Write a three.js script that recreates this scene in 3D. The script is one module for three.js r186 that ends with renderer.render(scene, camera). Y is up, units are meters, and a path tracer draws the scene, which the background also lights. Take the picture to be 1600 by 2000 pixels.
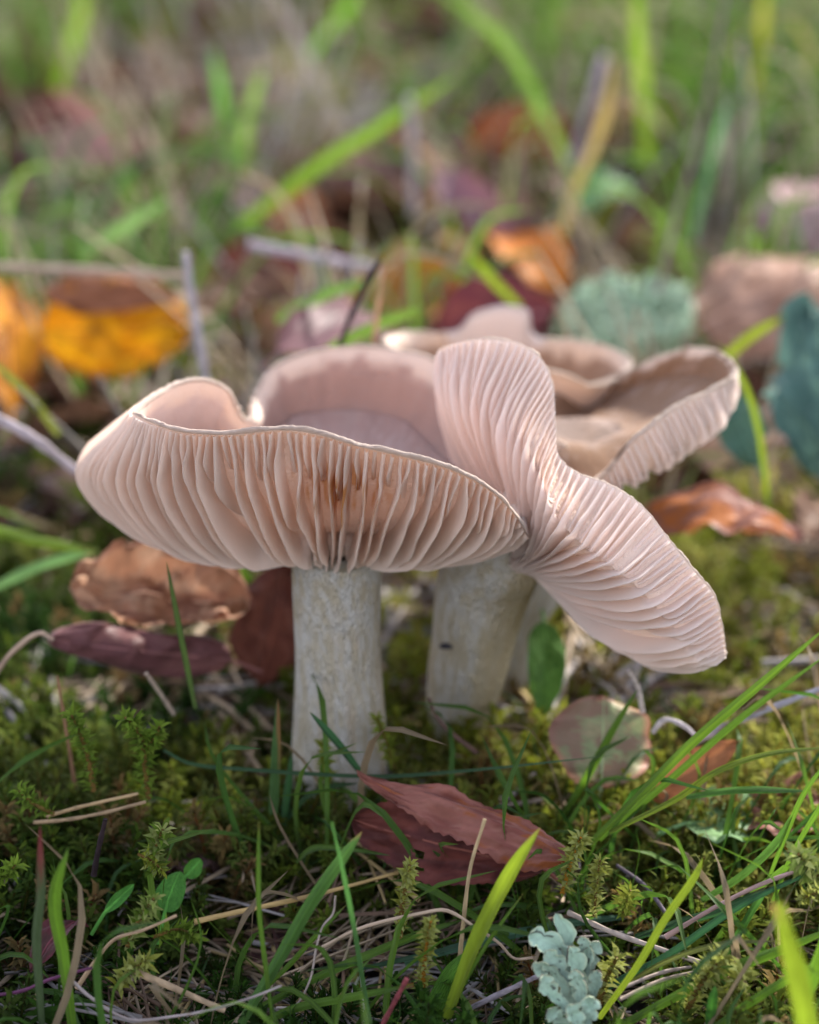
import * as THREE from 'three';
import { mergeGeometries } from 'three/addons/utils/BufferGeometryUtils.js';

// ---------------------------------------------------------------- camera, sky, sun, exposure
const PITCH = THREE.MathUtils.degToRad(23), SP = Math.sin(PITCH), CP = Math.cos(PITCH);
const CAM = new THREE.Vector3(0.01586, 0.3219, 0.6018);             // metres; origin = foot of the front mushroom
const FOCUS = 0.6;
const scene = new THREE.Scene();
const camera = new THREE.PerspectiveCamera(2 * Math.atan(100 / 600) * 180 / Math.PI, 0.8, 0.02, 60);
camera.position.copy(CAM);
camera.lookAt(CAM.x, CAM.y - SP, CAM.z - CP);
camera.focus = 0.616;
camera.userData.fStop = 8.6;
const renderer = new THREE.WebGLRenderer({ antialias: true });
renderer.toneMapping = THREE.LinearToneMapping;
renderer.toneMappingExposure = 2.2;
renderer.shadowMap.enabled = true;

const SUN = new THREE.Vector3(0.46, 0.55, -0.70).normalize();       // behind the mushrooms, to the right
{
  const w = 256, h = 128, d = new Float32Array(w * h * 4);
  for (let j = 0; j < h; j++) for (let i = 0; i < w; i++) {
    const el = ((j + 0.5) / h - 0.5) * Math.PI, az = ((i + 0.5) / w - 0.5) * 2 * Math.PI;
    const x = Math.cos(az) * Math.cos(el), y = Math.sin(el), z = Math.sin(az) * Math.cos(el);
    const k = Math.pow(1 - Math.max(0, y), 2.0), c = x * SUN.x + y * SUN.y + z * SUN.z;
    const glow = 1.1 * Math.exp((c - 1) * 9);
    const o = (j * w + i) * 4;
    if (y < 0) { d[o] = 0.10; d[o + 1] = 0.12; d[o + 2] = 0.07; } else {
      d[o] = 0.28 + 0.98 * k + glow; d[o + 1] = 0.34 + 0.98 * k + glow * 0.96; d[o + 2] = 0.50 + 0.97 * k + glow * 0.88;
    }
    d[o + 3] = 1;
  }
  const sky = new THREE.DataTexture(d, w, h, THREE.RGBAFormat, THREE.FloatType);
  sky.mapping = THREE.EquirectangularReflectionMapping; sky.magFilter = THREE.LinearFilter; sky.needsUpdate = true;
  scene.background = sky; scene.environment = sky;
}
const sun = new THREE.DirectionalLight(new THREE.Color(1, 0.96, 0.88), 5.0);
sun.position.copy(SUN).multiplyScalar(3); sun.target.position.set(0, 0, 0);
sun.castShadow = true; sun.shadow.radius = 8; sun.shadow.mapSize.set(2048, 2048);
Object.assign(sun.shadow.camera, { left: -1, right: 1, top: 1, bottom: -1, near: 0.5, far: 8 });
sun.name = 'sun'; scene.add(sun, sun.target);

// ---------------------------------------------------------------- helpers
const V3 = (x, y, z) => new THREE.Vector3(x, y, z), MM = 0.001;
const clamp = THREE.MathUtils.clamp, lerp = THREE.MathUtils.lerp, sstep = (a, b, x) => { const t = clamp((x - a) / (b - a), 0, 1); return t * t * (3 - 2 * t); };
const rng = (a) => () => { a = (a + 0x6d2b79f5) | 0; let t = Math.imul(a ^ (a >>> 15), 1 | a); t = (t + Math.imul(t ^ (t >>> 7), 61 | t)) ^ t; return ((t ^ (t >>> 14)) >>> 0) / 4294967296; };
const hash = (x, y, z) => { let h = Math.imul(x, 374761393) ^ Math.imul(y, 668265263) ^ Math.imul(z, 1274126177); h = Math.imul(h ^ (h >>> 13), 1274126177); return ((h ^ (h >>> 16)) >>> 0) / 4294967296; };
function noise(x, y = 0, z = 0) {
  const X = Math.floor(x), Y = Math.floor(y), Z = Math.floor(z), f = (t) => t * t * (3 - 2 * t), u = f(x - X), v = f(y - Y), w = f(z - Z);
  const l = (a, b, t) => a + (b - a) * t;
  return l(l(l(hash(X, Y, Z), hash(X + 1, Y, Z), u), l(hash(X, Y + 1, Z), hash(X + 1, Y + 1, Z), u), v),
    l(l(hash(X, Y, Z + 1), hash(X + 1, Y, Z + 1), u), l(hash(X, Y + 1, Z + 1), hash(X + 1, Y + 1, Z + 1), u), v), w) * 2 - 1;
}
const fbm = (x, y = 0, z = 0) => noise(x, y, z) * 0.55 + noise(x * 2.1 + 7, y * 2.1, z * 2.1) * 0.3 + noise(x * 4.3, y * 4.3 + 3, z * 4.3) * 0.15;
// where the line of sight through a point of the photograph meets a depth, an upright plane, or a level above the ground (millimetres)
const ray = (px, py) => V3((px - 800) * 0.1, -600 * SP + (1000 - py) * 0.1 * CP, -600 * CP - (1000 - py) * 0.1 * SP);
const P = (px, py, t) => ray(px, py).multiplyScalar(t / 600 * MM).add(CAM);
const G = (px, py, h = 0) => { const r = ray(px, py); return r.multiplyScalar((h * MM - CAM.y) / r.y).add(CAM); };
const U = (px, py, z) => { const r = ray(px, py); return r.multiplyScalar((z - CAM.z) / r.z).add(CAM); };
const soil = (x, z) => -0.012 + 0.0045 * fbm(x * 14 + 3, 0, z * 14 + 8) + 0.002 * noise(x * 60, 5, z * 60) + 0.007 * Math.exp(-(x * x + (z - 0.016) ** 2) / 0.0004) - 0.009 * sstep(0.02, 0.06, z) - 0.004 * sstep(0.02, 0.06, z) * noise(x * 45, 8, z * 45);

const taken = new Map();
function numbered(name) { const n = taken.get(name) ?? 0; taken.set(name, n + 1); return n ? `${name}_${String(n).padStart(3, '0')}` : name; }
function tag(o, label, category, group, kind) { o.userData.label = label; if (category) o.userData.category = category; if (group) o.userData.group = group; if (kind) o.userData.kind = kind; return o; }
function thing(name, label, category, at, group) { const o = new THREE.Group(); o.name = numbered(name); o.position.copy(at); scene.add(o); return tag(o, label, category, group); }
function part(name, geo, mat, parent, top = parent) {           // geometry comes in world axes; parent groups are only shifted
  const m = new THREE.Mesh(geo.translate(-top.position.x, -top.position.y, -top.position.z), mat);
  m.name = name; m.castShadow = m.receiveShadow = true; parent.add(m); return m;
}
function single(name, geo, mat, at, label, category, group, kind) {
  const m = new THREE.Mesh(geo.translate(-at.x, -at.y, -at.z), mat); m.name = numbered(name); m.position.copy(at); m.castShadow = m.receiveShadow = true; scene.add(m);
  return tag(m, label, category, group, kind);
}
function geom(pos, idx, col, uv) {
  const g = new THREE.BufferGeometry();
  g.setAttribute('position', new THREE.Float32BufferAttribute(pos, 3));
  if (col) g.setAttribute('color', new THREE.Float32BufferAttribute(col, 3));
  g.setAttribute('uv', new THREE.Float32BufferAttribute(uv ?? new Array(pos.length / 3 * 2).fill(0), 2));
  g.setIndex(idx); g.computeVertexNormals(); return g;
}
const mix3 = (a, b, t) => [a[0] + (b[0] - a[0]) * t, a[1] + (b[1] - a[1]) * t, a[2] + (b[2] - a[2]) * t];
const mul3 = (a, k) => [a[0] * k, a[1] * k, a[2] * k];
const curve = (pts) => new THREE.CatmullRomCurve3(pts, false, 'centripetal');

// ---------------------------------------------------------------- materials (colours sit in the vertices)
const phys = (o) => new THREE.MeshPhysicalMaterial({ vertexColors: true, side: THREE.DoubleSide, ...o });
function dataTex(w, h, f, srgb) {
  const d = new Uint8Array(w * h * 4);
  for (let j = 0; j < h; j++) for (let i = 0; i < w; i++) { const c = f(i, j), o = (j * w + i) * 4; d[o] = c[0] * 255; d[o + 1] = c[1] * 255; d[o + 2] = c[2] * 255; d[o + 3] = 255; }
  const t = new THREE.DataTexture(d, w, h); t.wrapS = t.wrapT = THREE.RepeatWrapping; t.magFilter = THREE.LinearFilter; t.minFilter = THREE.LinearMipmapLinearFilter; t.generateMipmaps = true;
  if (srgb) t.colorSpace = THREE.SRGBColorSpace; t.needsUpdate = true; return t;
}
const grain = dataTex(256, 256, (i, j) => { const n = 0.5 + 0.5 * fbm(i / 9, j / 9, 1); return [n, n, n]; });
const bladeRibs = dataTex(64, 8, (i) => { const n = 0.5 + 0.5 * Math.sin(i / 64 * Math.PI * 2 * 9); return [n, n, n]; });
const M = {
  gill: phys({ roughness: 0.95, transmission: 0.55, specularIntensity: 0.3 }),
  flesh: phys({ roughness: 0.95, transmission: 0.25, specularIntensity: 0.25, bumpMap: grain, bumpScale: 0.0003, sheen: 0.15, sheenRoughness: 0.5, sheenColor: new THREE.Color(1, 0.95, 0.92) }),
  stem: phys({ roughness: 0.8, specularIntensity: 0.3, bumpMap: grain, bumpScale: 0.0012 }),
  grass: phys({ roughness: 0.95, transmission: 0.45, clearcoat: 0.14, clearcoatRoughness: 0.4, specularIntensity: 0.12, bumpMap: bladeRibs, bumpScale: 0.0002 }),
  straw: phys({ roughness: 0.75, specularIntensity: 0.6 }),
  leaf: phys({ roughness: 0.95, transmission: 0.22, clearcoat: 0.16, clearcoatRoughness: 0.4, specularIntensity: 0.3, bumpMap: grain, bumpScale: 0.0002 }),
  moss: phys({ roughness: 0.95, transmission: 0.42, specularIntensity: 0.1 }),
  lichen: phys({ roughness: 0.85, bumpMap: grain, bumpScale: 0.0002 }),
  soil: phys({ roughness: 0.95, bumpMap: grain, bumpScale: 0.001 }),
};
const C = {
  fresh: [0.145, 0.285, 0.02], lime: [0.24, 0.33, 0.02], dark: [0.045, 0.12, 0.025], blue: [0.07, 0.17, 0.075], olive: [0.15, 0.17, 0.03],
  straw: [0.43, 0.31, 0.17], grey: [0.40, 0.36, 0.35], brown: [0.17, 0.085, 0.04], black: [0.025, 0.014, 0.016], tan: [0.40, 0.23, 0.13],
  red: [0.17, 0.045, 0.035], plum: [0.13, 0.05, 0.055], orange: [0.55, 0.17, 0.015], yellow: [0.80, 0.40, 0.008], teal: [0.12, 0.27, 0.21], mint: [0.44, 0.61, 0.45], pink: [0.42, 0.25, 0.21],
};

// ---------------------------------------------------------------- the ground
{
  const n = 180, pos = [], idx = [], col = [], uv = [];
  for (let j = 0; j <= n; j++) for (let i = 0; i <= n; i++) {
    const a = i / n * 2 - 1, b = j / n * 2 - 1, s = (t) => Math.sign(t) * (0.5 * Math.abs(t) + 29.5 * Math.pow(Math.abs(t), 6));
    const x = s(a), z = s(b) - 0.2;
    pos.push(x, soil(x, z), z); uv.push(x * 20, z * 20);
    col.push(...mix3([0.014, 0.010, 0.007], [0.034, 0.024, 0.014], 0.5 + 0.5 * fbm(x * 40, 2, z * 40)));
  }
  for (let j = 0; j < n; j++) for (let i = 0; i < n; i++) { const k = j * (n + 1) + i; idx.push(k, k + n + 1, k + 1, k + 1, k + n + 1, k + n + 2); }
  single('ground', geom(pos, idx, col, uv), M.soil, V3(0, 0, 0), 'dark forest soil under the moss and fallen leaves', 'ground', null, 'structure');
}
// ---------------------------------------------------------------- mushrooms
// columns: [rim, wall, floor] of the gill edges, each [x, y, depth] as seen in the photograph, once round the cap
const ringCurve = (pts) => new THREE.CatmullRomCurve3(pts, true, 'centripetal');
function capSurface(columns, centre, axis, rStem, hMax, thickC) {
  const n = columns.length, rim = ringCurve(columns.map((c) => P(...c[0]))), wall = ringCurve(columns.map((c) => P(...c[1]))), floor = ringCurve(columns.map((c) => P(...c[2])));
  const stemPt = (q) => { const d = q.clone().sub(centre); d.addScaledVector(axis, -d.dot(axis)).normalize(); return d.multiplyScalar(rStem).add(centre); };
  const cache = new Map();
  const radial = (u) => {
    const k = ((u % 1) + 1) % 1;
    if (!cache.has(k)) { const f = floor.getPoint(k); cache.set(k, new THREE.CatmullRomCurve3([stemPt(f), f, wall.getPoint(k), rim.getPoint(k)], false, 'centripetal')); }
    return cache.get(k);
  };
  const E = (u, s) => radial(u).getPoint(clamp(s, 0, 1));
  let sign = 1;
  const N = (u, s) => {
    const e = 0.004, a = E(u + e, s).sub(E(u - e, s)), s0 = Math.max(0, s - 0.03), s1 = Math.min(1, s + 0.03), b = E(u, s1).sub(E(u, s0));
    return a.cross(b).normalize().multiplyScalar(sign).multiplyScalar(sstep(0.02, 0.22, s)).addScaledVector(axis, -1.001 + sstep(0.02, 0.22, s)).normalize();
  };
  let sum = 0; for (let i = 0; i < 40; i++) sum += N(i / 40, 0.3).dot(axis);
  if (sum > 0) sign = -1;
  const h = (s) => hMax * (0.05 + 0.95 * sstep(-0.14, 0.2, s) * Math.pow(Math.max(0, 1 - s), 0.55)) * MM;
  const thick = (s) => lerp(thickC, 1.15, Math.pow(s, 0.6)) * MM;
  return { E, N, h, thick, n, rim, wall };
}
function fleshGeometry(S, Nu, Ns, capColour, underColour) {
  const pos = [], col = [], uv = [], idx = [], rows = [];
  const rings = [], seedOf = S.n * 3;
  for (let k = 0; k <= Ns; k++) rings.push(['u', k / Ns]);
  rings.push(['lip', 0.25], ['lip', 0.5], ['lip', 0.75]);
  for (let k = Ns; k >= 0; k--) rings.push(['t', k / Ns]);
  // smoothed normals keep the two skins from crossing in tight folds
  for (const [kind, s] of rings) {
    const row = []; rows.push(row);
    for (let i = 0; i < Nu; i++) {
      const u = i / Nu; let p, c;
      if (kind === 'lip') {
        const e = S.E(u, 1), nn = S.N(u, 0.97), out = e.clone().sub(S.E(u, 0.95)).normalize(), a = s * Math.PI, th = S.thick(1) / 2;
        p = e.clone().addScaledVector(nn, -S.h(1) - th + th * Math.cos(a)).addScaledVector(out, (th * 1.2 + 0.22 * MM * noise(u * 260, seedOf, 2) + 0.35 * MM * noise(u * 60, seedOf, 5)) * Math.sin(a));
        c = capColour(u, 1, p);
      } else {
        const e = S.E(u, s), nn = S.N(u, s); p = e.clone().addScaledVector(nn, -S.h(s) - (kind === 't' ? S.thick(s) : 0));
        c = kind === 't' ? capColour(u, s, p) : mix3([0.45, 0.38, 0.30], underColour(u, s, p), sstep(0, 0.1, s));
      }
      row.push(pos.length / 3); pos.push(p.x, p.y, p.z); col.push(...c); uv.push(u * 12, s * 3 + (kind === 't' ? 5 : 0));
    }
  }
  for (let k = 0; k < rows.length - 1; k++) for (let i = 0; i < Nu; i++) { const j = (i + 1) % Nu; idx.push(rows[k][i], rows[k][j], rows[k + 1][i], rows[k][j], rows[k + 1][j], rows[k + 1][i]); }
  for (const row of [rows[0], rows[rows.length - 1]]) {                // close the middle
    const c = V3(0, 0, 0); for (const r of row) c.add(V3(pos[r * 3], pos[r * 3 + 1], pos[r * 3 + 2])); c.multiplyScalar(1 / Nu);
    const k = pos.length / 3; pos.push(c.x, c.y, c.z); col.push(...(row === rows[0] ? [0.42, 0.38, 0.32] : capColour(0, 0, c))); uv.push(0, 0);
    for (let i = 0; i < Nu; i++) row === rows[0] ? idx.push(row[(i + 1) % Nu], row[i], k) : idx.push(row[i], row[(i + 1) % Nu], k);
  }
  return geom(pos, idx, col, uv);
}
function gillGeometry(S, u, sFrom, seed, base, stain, calm = 1) {
  const ns = 26, nd = 5, pos = [], col = [], idx = [], R = rng(seed), wob = (0.35 + R() * 0.55) * calm, tilt = (R() - 0.5) * 1.3 * calm, tint = 0.93 + R() * 0.12, hv = 0.86 + R() * 0.2;
  const s1 = 0.992, off = seed * 13.7;
  for (const side of [1, -1]) for (let i = 0; i <= ns; i++) {
    const s = lerp(sFrom, s1, i / ns), e = S.E(u, s), nn = S.N(u, s), t = S.E(u + 0.002, s).sub(S.E(u - 0.002, s)).normalize();
    const fade = sFrom > 0.1 ? Math.pow(sstep(0, 1, (s - sFrom) / 0.28), 0.55) : 1;
    const hh = S.h(s) * fade * hv, edge = 0.05 * MM * noise(s * 60, off) + 0.30 * MM * noise(s * 13, off);
    for (let j = 0; j <= nd; j++) {
      const d = j / nd, lat = (wob * noise(s * 5, off, 3) * (0.3 + d) + 0.22 * noise(s * 14, off, 9) * d + tilt * d) * MM * sstep(1, 0.85, s);
      const th = lerp(0.5, 0.24, d) * MM * side * (j === nd ? 0.4 : 1);
      const p = e.clone().addScaledVector(nn, -S.h(s) - 0.25 * MM + (hh + 0.25 * MM + edge * d) * d).addScaledVector(t, lat + th);
      pos.push(p.x, p.y, p.z);
      let c = mul3(base, tint * (1 + 0.05 * noise(s * 9, off, d * 3)));
      if (stain) c = mix3(c, [0.66, 0.32, 0.09], stain(u, s, d, off));
      col.push(...c);
    }
  }
  const w = nd + 1, half = (ns + 1) * w;
  for (let i = 0; i < ns; i++) for (let j = 0; j < nd; j++) {
    const k = i * w + j;
    idx.push(k, k + w, k + 1, k + 1, k + w, k + w + 1, half + k, half + k + 1, half + k + w, half + k + 1, half + k + w + 1, half + k + w);
  }
  for (let i = 0; i < ns; i++) { const k = i * w + nd; idx.push(k, k + w, half + k, half + k, k + w, half + k + w); }
  return geom(pos, idx, col);
}
// u at equal distances along the gill edges
function alongRim(S, count) {
  const n = 1200, acc = [0]; let q = S.E(0, 0.72);
  for (let i = 1; i <= n; i++) { const p = S.E(i / n, 0.72), r = S.E(i / n, 0.95); acc.push(acc[i - 1] + p.distanceTo(q)); q = p; }
  const out = []; let i = 0;
  for (let k = 0; k < count; k++) { const d = acc[n] * k / count; while (acc[i + 1] < d) i++; out.push((i + (d - acc[i]) / (acc[i + 1] - acc[i])) / n); }
  return out;
}
function stemGeometry(pts, radii, colour, seed) {
  const c = curve(pts), nu = 64, ns = 60, pos = [], col = [], uv = [], idx = [];
  for (let k = 0; k <= ns; k++) {
    const t = k / ns, p = c.getPoint(t), T = c.getTangent(t), A = V3(1, 0, 0).addScaledVector(T, -T.x).normalize(), B = T.clone().cross(A);
    const f = t * (radii.length - 1), i = Math.min(Math.floor(f), radii.length - 2), r0 = lerp(radii[i], radii[i + 1], sstep(0, 1, f - i)) * MM;
    for (let j = 0; j <= nu; j++) {
      const a = j / nu * Math.PI * 2, ca = Math.cos(a), sa = Math.sin(a);
      const fib = noise(ca * 9 + seed, sa * 9, t * 3) * 0.012 + noise(ca * 26 + seed, sa * 26, t * 5) * 0.006 + noise(ca * 2 + seed, sa * 2, t * 3) * 0.05;
      const q = p.clone().addScaledVector(A, ca * r0 * (1 + fib)).addScaledVector(B, sa * r0 * (1 + fib));
      pos.push(q.x, q.y, q.z); uv.push(j / nu * 6, t * 3); col.push(...colour(ca, sa, t));
    }
  }
  const w = nu + 1; for (let k = 0; k < ns; k++) for (let j = 0; j < nu; j++) { const i = k * w + j; idx.push(i, i + 1, i + w, i + 1, i + w + 1, i + w); }
  return geom(pos, idx, col, uv);
}
const stemColour = (seed, warm) => (ca, sa, t) => {
  const v = fbm(ca * 8 + seed, sa * 8, t * 15) + 0.35 * noise(ca * 30, sa * 30 + seed, t * 55), f = fbm(ca * 16 + seed, sa * 16 + 4, t * 34), b = fbm(ca * 4 + seed + 9, sa * 4, t * 5);
  let c = mix3([0.41, 0.35, 0.25], [0.48, 0.45, 0.395], sstep(-0.4, 0.4, v + 0.6 * f));
  c = mix3(c, [0.40, 0.30, 0.19], sstep(0.15, 0.55, b + 0.4 * f) * 0.5);
  return mix3(c, [0.42, 0.33, 0.19], warm * sstep(-0.2, 0.4, ca));
};
function mushroom(o) {
  const axis = o.axis ?? V3(0, 1, 0), centre = P(...o.top), foot = o.foot;
  const root = thing('blewit_mushroom', o.label, 'mushroom', foot, 'cluster of pale blewit mushrooms');
  const S = capSurface(o.columns, centre, axis, o.rStem * MM, o.gillDepth, o.flesh);
  const cap = part('cap', fleshGeometry(S, 460, 40, o.capColour, (u, s, p) => (o.under ? o.under(u, s, p) : [0.84, 0.66, 0.54])), M.flesh, root);
  if (o.gills) {
    const us = alongRim(S, o.gills), from = [0.02, 0.62, 0.4, 0.7];
    us.forEach((u, i) => {
      const R = rng(i * 77 + o.seed), s0 = i % 4 === 0 ? 0.02 : i % 4 === 2 ? (R() < 0.85 ? 0.02 : 0.3 + 0.2 * R()) : from[i % 4] - 0.12 + 0.26 * R();
      part('gill', gillGeometry(S, u, s0, i + o.seed, o.gillColour, o.stain, o.calm), M.gill, cap, root);
    });
  }
  part('stem', stemGeometry(o.stem, o.radii, stemColour(o.seed, o.warm ?? 0), o.seed), M.stem, root);
  return S;
}
const capTone = (seed, brown, bloom, bloomR, rimW = 0.9, pale = null) => (u, s, p) => {
  const n = fbm(p.x * 90 + seed, p.y * 90, p.z * 90), f = fbm(u * 60, s * 14, seed);
  let c = mix3(brown, mul3(brown, 0.78), 0.5 + 0.5 * fbm(p.x * 300, p.y * 300, p.z * 300 + seed) * 0.6 + 0.3 * noise(u * 130, s * 3, seed));
  c = mix3(c, [0.60, 0.48, 0.42], sstep(0.05, 0.7, f + n * 0.6) * 0.28);
  c = mix3(bloom, c, sstep(bloomR - 0.14, bloomR + 0.16, s + 0.22 * n + 0.02 * f + 0.2 * noise(p.x * 1500, p.y * 1500, p.z * 1500)));
  if (pale) c = mix3(c, pale.colour, sstep(pale.from - 0.012, pale.from + 0.012, u + 0.02 * n) * sstep(pale.to + 0.012, pale.to - 0.012, u + 0.02 * n) * (0.85 + 0.15 * f));
  return mix3(c, [0.86, 0.71, 0.59], sstep(rimW, rimW + 0.05, s + 0.035 * n + 0.03 * noise(u * 90, s * 20, seed)) * 0.85);
};
const gillPink = [0.94, 0.81, 0.715];

const stainA = (u, s, d, off) => { const p = stainAt.distanceTo(SA.E(u, s)); return sstep(0.0125, 0.006, p) * sstep(-0.15, 0.3, noise(s * 12, d * 7, off) + 0.6 * noise(s * 40, d * 18, off)); };
const stainAt = P(670, 960, 622);
const colsA = [
  [[1033, 1052, 632], [1010, 1072, 637], [900, 1106, 650]],
  [[1000, 1000, 623], [975, 1065, 630], [865, 1112, 649]],
  [[950, 955, 617], [925, 1045, 626], [830, 1115, 647]],
  [[880, 920, 612], [858, 1030, 623], [785, 1116, 646]],
  [[800, 898, 609], [785, 1015, 621], [735, 1114, 644]],
  [[700, 875, 607], [694, 1000, 620], [682, 1104, 642]],
  [[620, 852, 607], [622, 990, 620], [636, 1102, 642]],
  [[550, 843, 608], [556, 985, 621], [594, 1108, 644]],
  [[450, 852, 611], [462, 980, 623], [545, 1113, 647]],
  [[350, 846, 616], [352, 965, 627], [462, 1110, 651]],
  [[292, 826, 623], [262, 955, 634], [385, 1098, 654]],
  [[258, 806, 632], [180, 945, 645], [315, 1080, 658]],
  [[262, 794, 643], [146, 932, 658], [262, 1050, 666]],
  [[298, 766, 655], [165, 900, 673], [262, 1030, 676]],
  [[345, 741, 664], [235, 880, 688], [320, 1020, 688]],
  [[400, 735, 671], [330, 860, 698], [420, 1020, 694]],
  [[448, 755, 676], [410, 850, 702], [500, 1020, 694]],
  [[480, 812, 684], [470, 850, 704], [545, 1020, 690]],
  [[487, 782, 694], [505, 850, 706], [580, 1015, 688]],
  [[520, 722, 699], [545, 830, 710], [610, 1010, 687]],
  [[590, 688, 702], [600, 820, 712], [640, 1005, 687]],
  [[680, 675, 703], [680, 815, 712], [670, 1005, 686]],
  [[770, 680, 701], [760, 825, 710], [700, 1010, 684]],
  [[850, 700, 695], [835, 850, 705], [730, 1020, 681]],
  [[925, 770, 684], [890, 900, 694], [770, 1035, 676]],
  [[985, 880, 666], [945, 970, 675], [810, 1055, 668]],
  [[1025, 990, 646], [985, 1040, 655], [855, 1085, 658]],
];
const footA = V3(0, -0.012, 0);
let SA;
{
  const axis = V3(0, 1, 0), top = [660, 1085, 658];
  SA = capSurface(colsA, P(...top), axis, 9.5 * MM, 9.0, 6);
  mushroom({
    label: 'front blewit with wavy upturned cap, straight pale stem and open gills facing out', columns: colsA, top, rStem: 9.5, gillDepth: 9.0, flesh: 6, foot: footA, seed: 11,
    gills: 184, gillColour: gillPink, stain: stainA, under: (u, s, p) => mix3([0.84, 0.66, 0.54], [0.62, 0.28, 0.06], 0.75 * sstep(0.012, 0.006, p.distanceTo(stainAt) + 0.002 * noise(p.x * 900, p.y * 300, 3)) * sstep(-0.1, 0.35, noise(u * 420, s * 5, 3) + 0.5 * noise(u * 900, s * 16, 8))), capColour: capTone(3, [0.55, 0.375, 0.32], [0.60, 0.46, 0.42], 0.40, 0.93, { colour: [0.70, 0.60, 0.58], from: 0.43, to: 0.645 }),
    stem: [V3(0.0005, -0.016, 0), V3(0, 0.005, 0), V3(0.0002, 0.035, 0), P(660, 1085, 658), P(660, 1060, 657)], radii: [12.2, 10.6, 9.2, 9.5, 10.5],
  });
}
const colsB = [
  [[1419, 1284, 642], [1375, 1312, 640], [1262, 1306, 652]],
  [[1413, 1225, 635], [1335, 1272, 630], [1192, 1265, 648]],
  [[1398, 1165, 631], [1302, 1228, 626], [1150, 1212, 646]],
  [[1352, 1108, 628], [1255, 1178, 623], [1116, 1170, 646]],
  [[1306, 1050, 627], [1208, 1132, 621], [1090, 1142, 642]],
  [[1252, 984, 629], [1160, 1090, 622], [1068, 1120, 643]],
  [[1186, 943, 632], [1112, 1052, 624], [1052, 1102, 643]],
  [[1126, 921, 635], [1080, 1014, 626], [1043, 1088, 643]],
  [[1094, 889, 638], [1062, 976, 628], [1036, 1076, 643]],
  [[1087, 830, 642], [1042, 934, 632], [1030, 1066, 644]],
  [[1081, 752, 646], [1012, 892, 636], [1022, 1056, 646]],
  [[1056, 699, 649], [978, 856, 640], [1012, 1050, 650]],
  [[1010, 669, 652], [948, 828, 645], [1002, 1045, 658]],
  [[950, 661, 655], [915, 806, 648], [988, 1040, 660]],
  [[892, 668, 659], [882, 790, 652], [972, 1040, 663]],
  [[857, 684, 665], [858, 780, 659], [955, 1040, 668]],
  [[852, 700, 674], [852, 780, 670], [945, 1040, 674]],
  [[885, 720, 688], [868, 830, 690], [945, 1035, 682]],
  [[960, 770, 698], [935, 890, 702], [965, 1030, 688]],
  [[1040, 835, 703], [1010, 950, 710], [990, 1030, 692]],
  [[1105, 868, 702], [1080, 990, 712], [1010, 1035, 693]],
  [[1160, 898, 698], [1130, 1030, 710], [1030, 1045, 692]],
  [[1230, 985, 690], [1190, 1090, 703], [1050, 1065, 690]],
  [[1310, 1080, 678], [1250, 1170, 690], [1070, 1095, 685]],
  [[1385, 1195, 660], [1310, 1260, 670], [1110, 1160, 674]],
];
const footB = G(893, 1425, 0);
mushroom({
  label: 'right-hand blewit turned on edge, its pink gills spread towards the viewer on a leaning stem', columns: colsB, top: [985, 1075, 671], axis: V3(0.25, 1, 0.1).normalize(), rStem: 9, gillDepth: 5.5, flesh: 2.6, foot: footB.clone().setY(-0.012), seed: 423,
  gills: 164, gillColour: [0.92, 0.80, 0.725], capColour: capTone(8, [0.55, 0.42, 0.37], [0.60, 0.53, 0.52], 0.7), warm: 0.7, calm: 0.55,
  stem: [footB.clone().setY(-0.016), G(893, 1425, 0), P(918, 1280, 692), P(955, 1120, 676), P(985, 1060, 670), P(992, 1020, 668)], radii: [6.5, 7.4, 9.2, 10.6, 11.5, 10],
});
const colsC = [
  [[1441, 735, 692], [1436, 790, 700], [1270, 880, 712]],
  [[1390, 766, 684], [1412, 838, 692], [1255, 890, 706]],
  [[1330, 793, 678], [1362, 878, 688], [1230, 900, 702]],
  [[1272, 836, 673], [1305, 918, 685], [1208, 915, 700]],
  [[1226, 877, 671], [1250, 948, 684], [1182, 922, 700]],
  [[1190, 926, 671], [1196, 966, 685], [1155, 925, 700]],
  [[1150, 955, 674], [1150, 975, 688], [1125, 922, 702]],
  [[1090, 950, 684], [1098, 965, 696], [1095, 915, 708]],
  [[1035, 890, 702], [1055, 915, 712], [1075, 903, 715]],
  [[1040, 810, 722], [1060, 860, 728], [1080, 893, 724]],
  [[1090, 765, 738], [1100, 820, 742], [1100, 886, 731]],
  [[1165, 748, 746], [1165, 800, 749], [1130, 878, 734]],
  [[1245, 717, 744], [1230, 780, 748], [1170, 872, 734]],
  [[1310, 690, 736], [1295, 757, 742], [1210, 870, 730]],
  [[1372, 680, 723], [1360, 748, 731], [1245, 871, 725]],
  [[1424, 697, 707], [1412, 760, 716], [1270, 875, 719]],
];
const footC = G(1003, 1330, 0);
mushroom({
  label: 'brown-topped blewit behind at right, its far wing raised to show gills', columns: colsC, top: [1128, 903, 718], axis: V3(0.15, 1, 0.1).normalize(), rStem: 8, gillDepth: 3.6, flesh: 6, calm: 0.35, foot: footC.clone().setY(-0.012), seed: 847,
  gills: 112, gillColour: [0.93, 0.84, 0.79], capColour: capTone(21, [0.30, 0.175, 0.105], [0.40, 0.29, 0.24], 0.2, 0.955),
  stem: [footC.clone().setY(-0.016), G(1003, 1330, 0), P(1006, 1240, 722), P(1075, 1100, 719), P(1125, 930, 718), P(1128, 898, 718)], radii: [6, 6, 5.2, 6.5, 8, 7],
});
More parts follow.
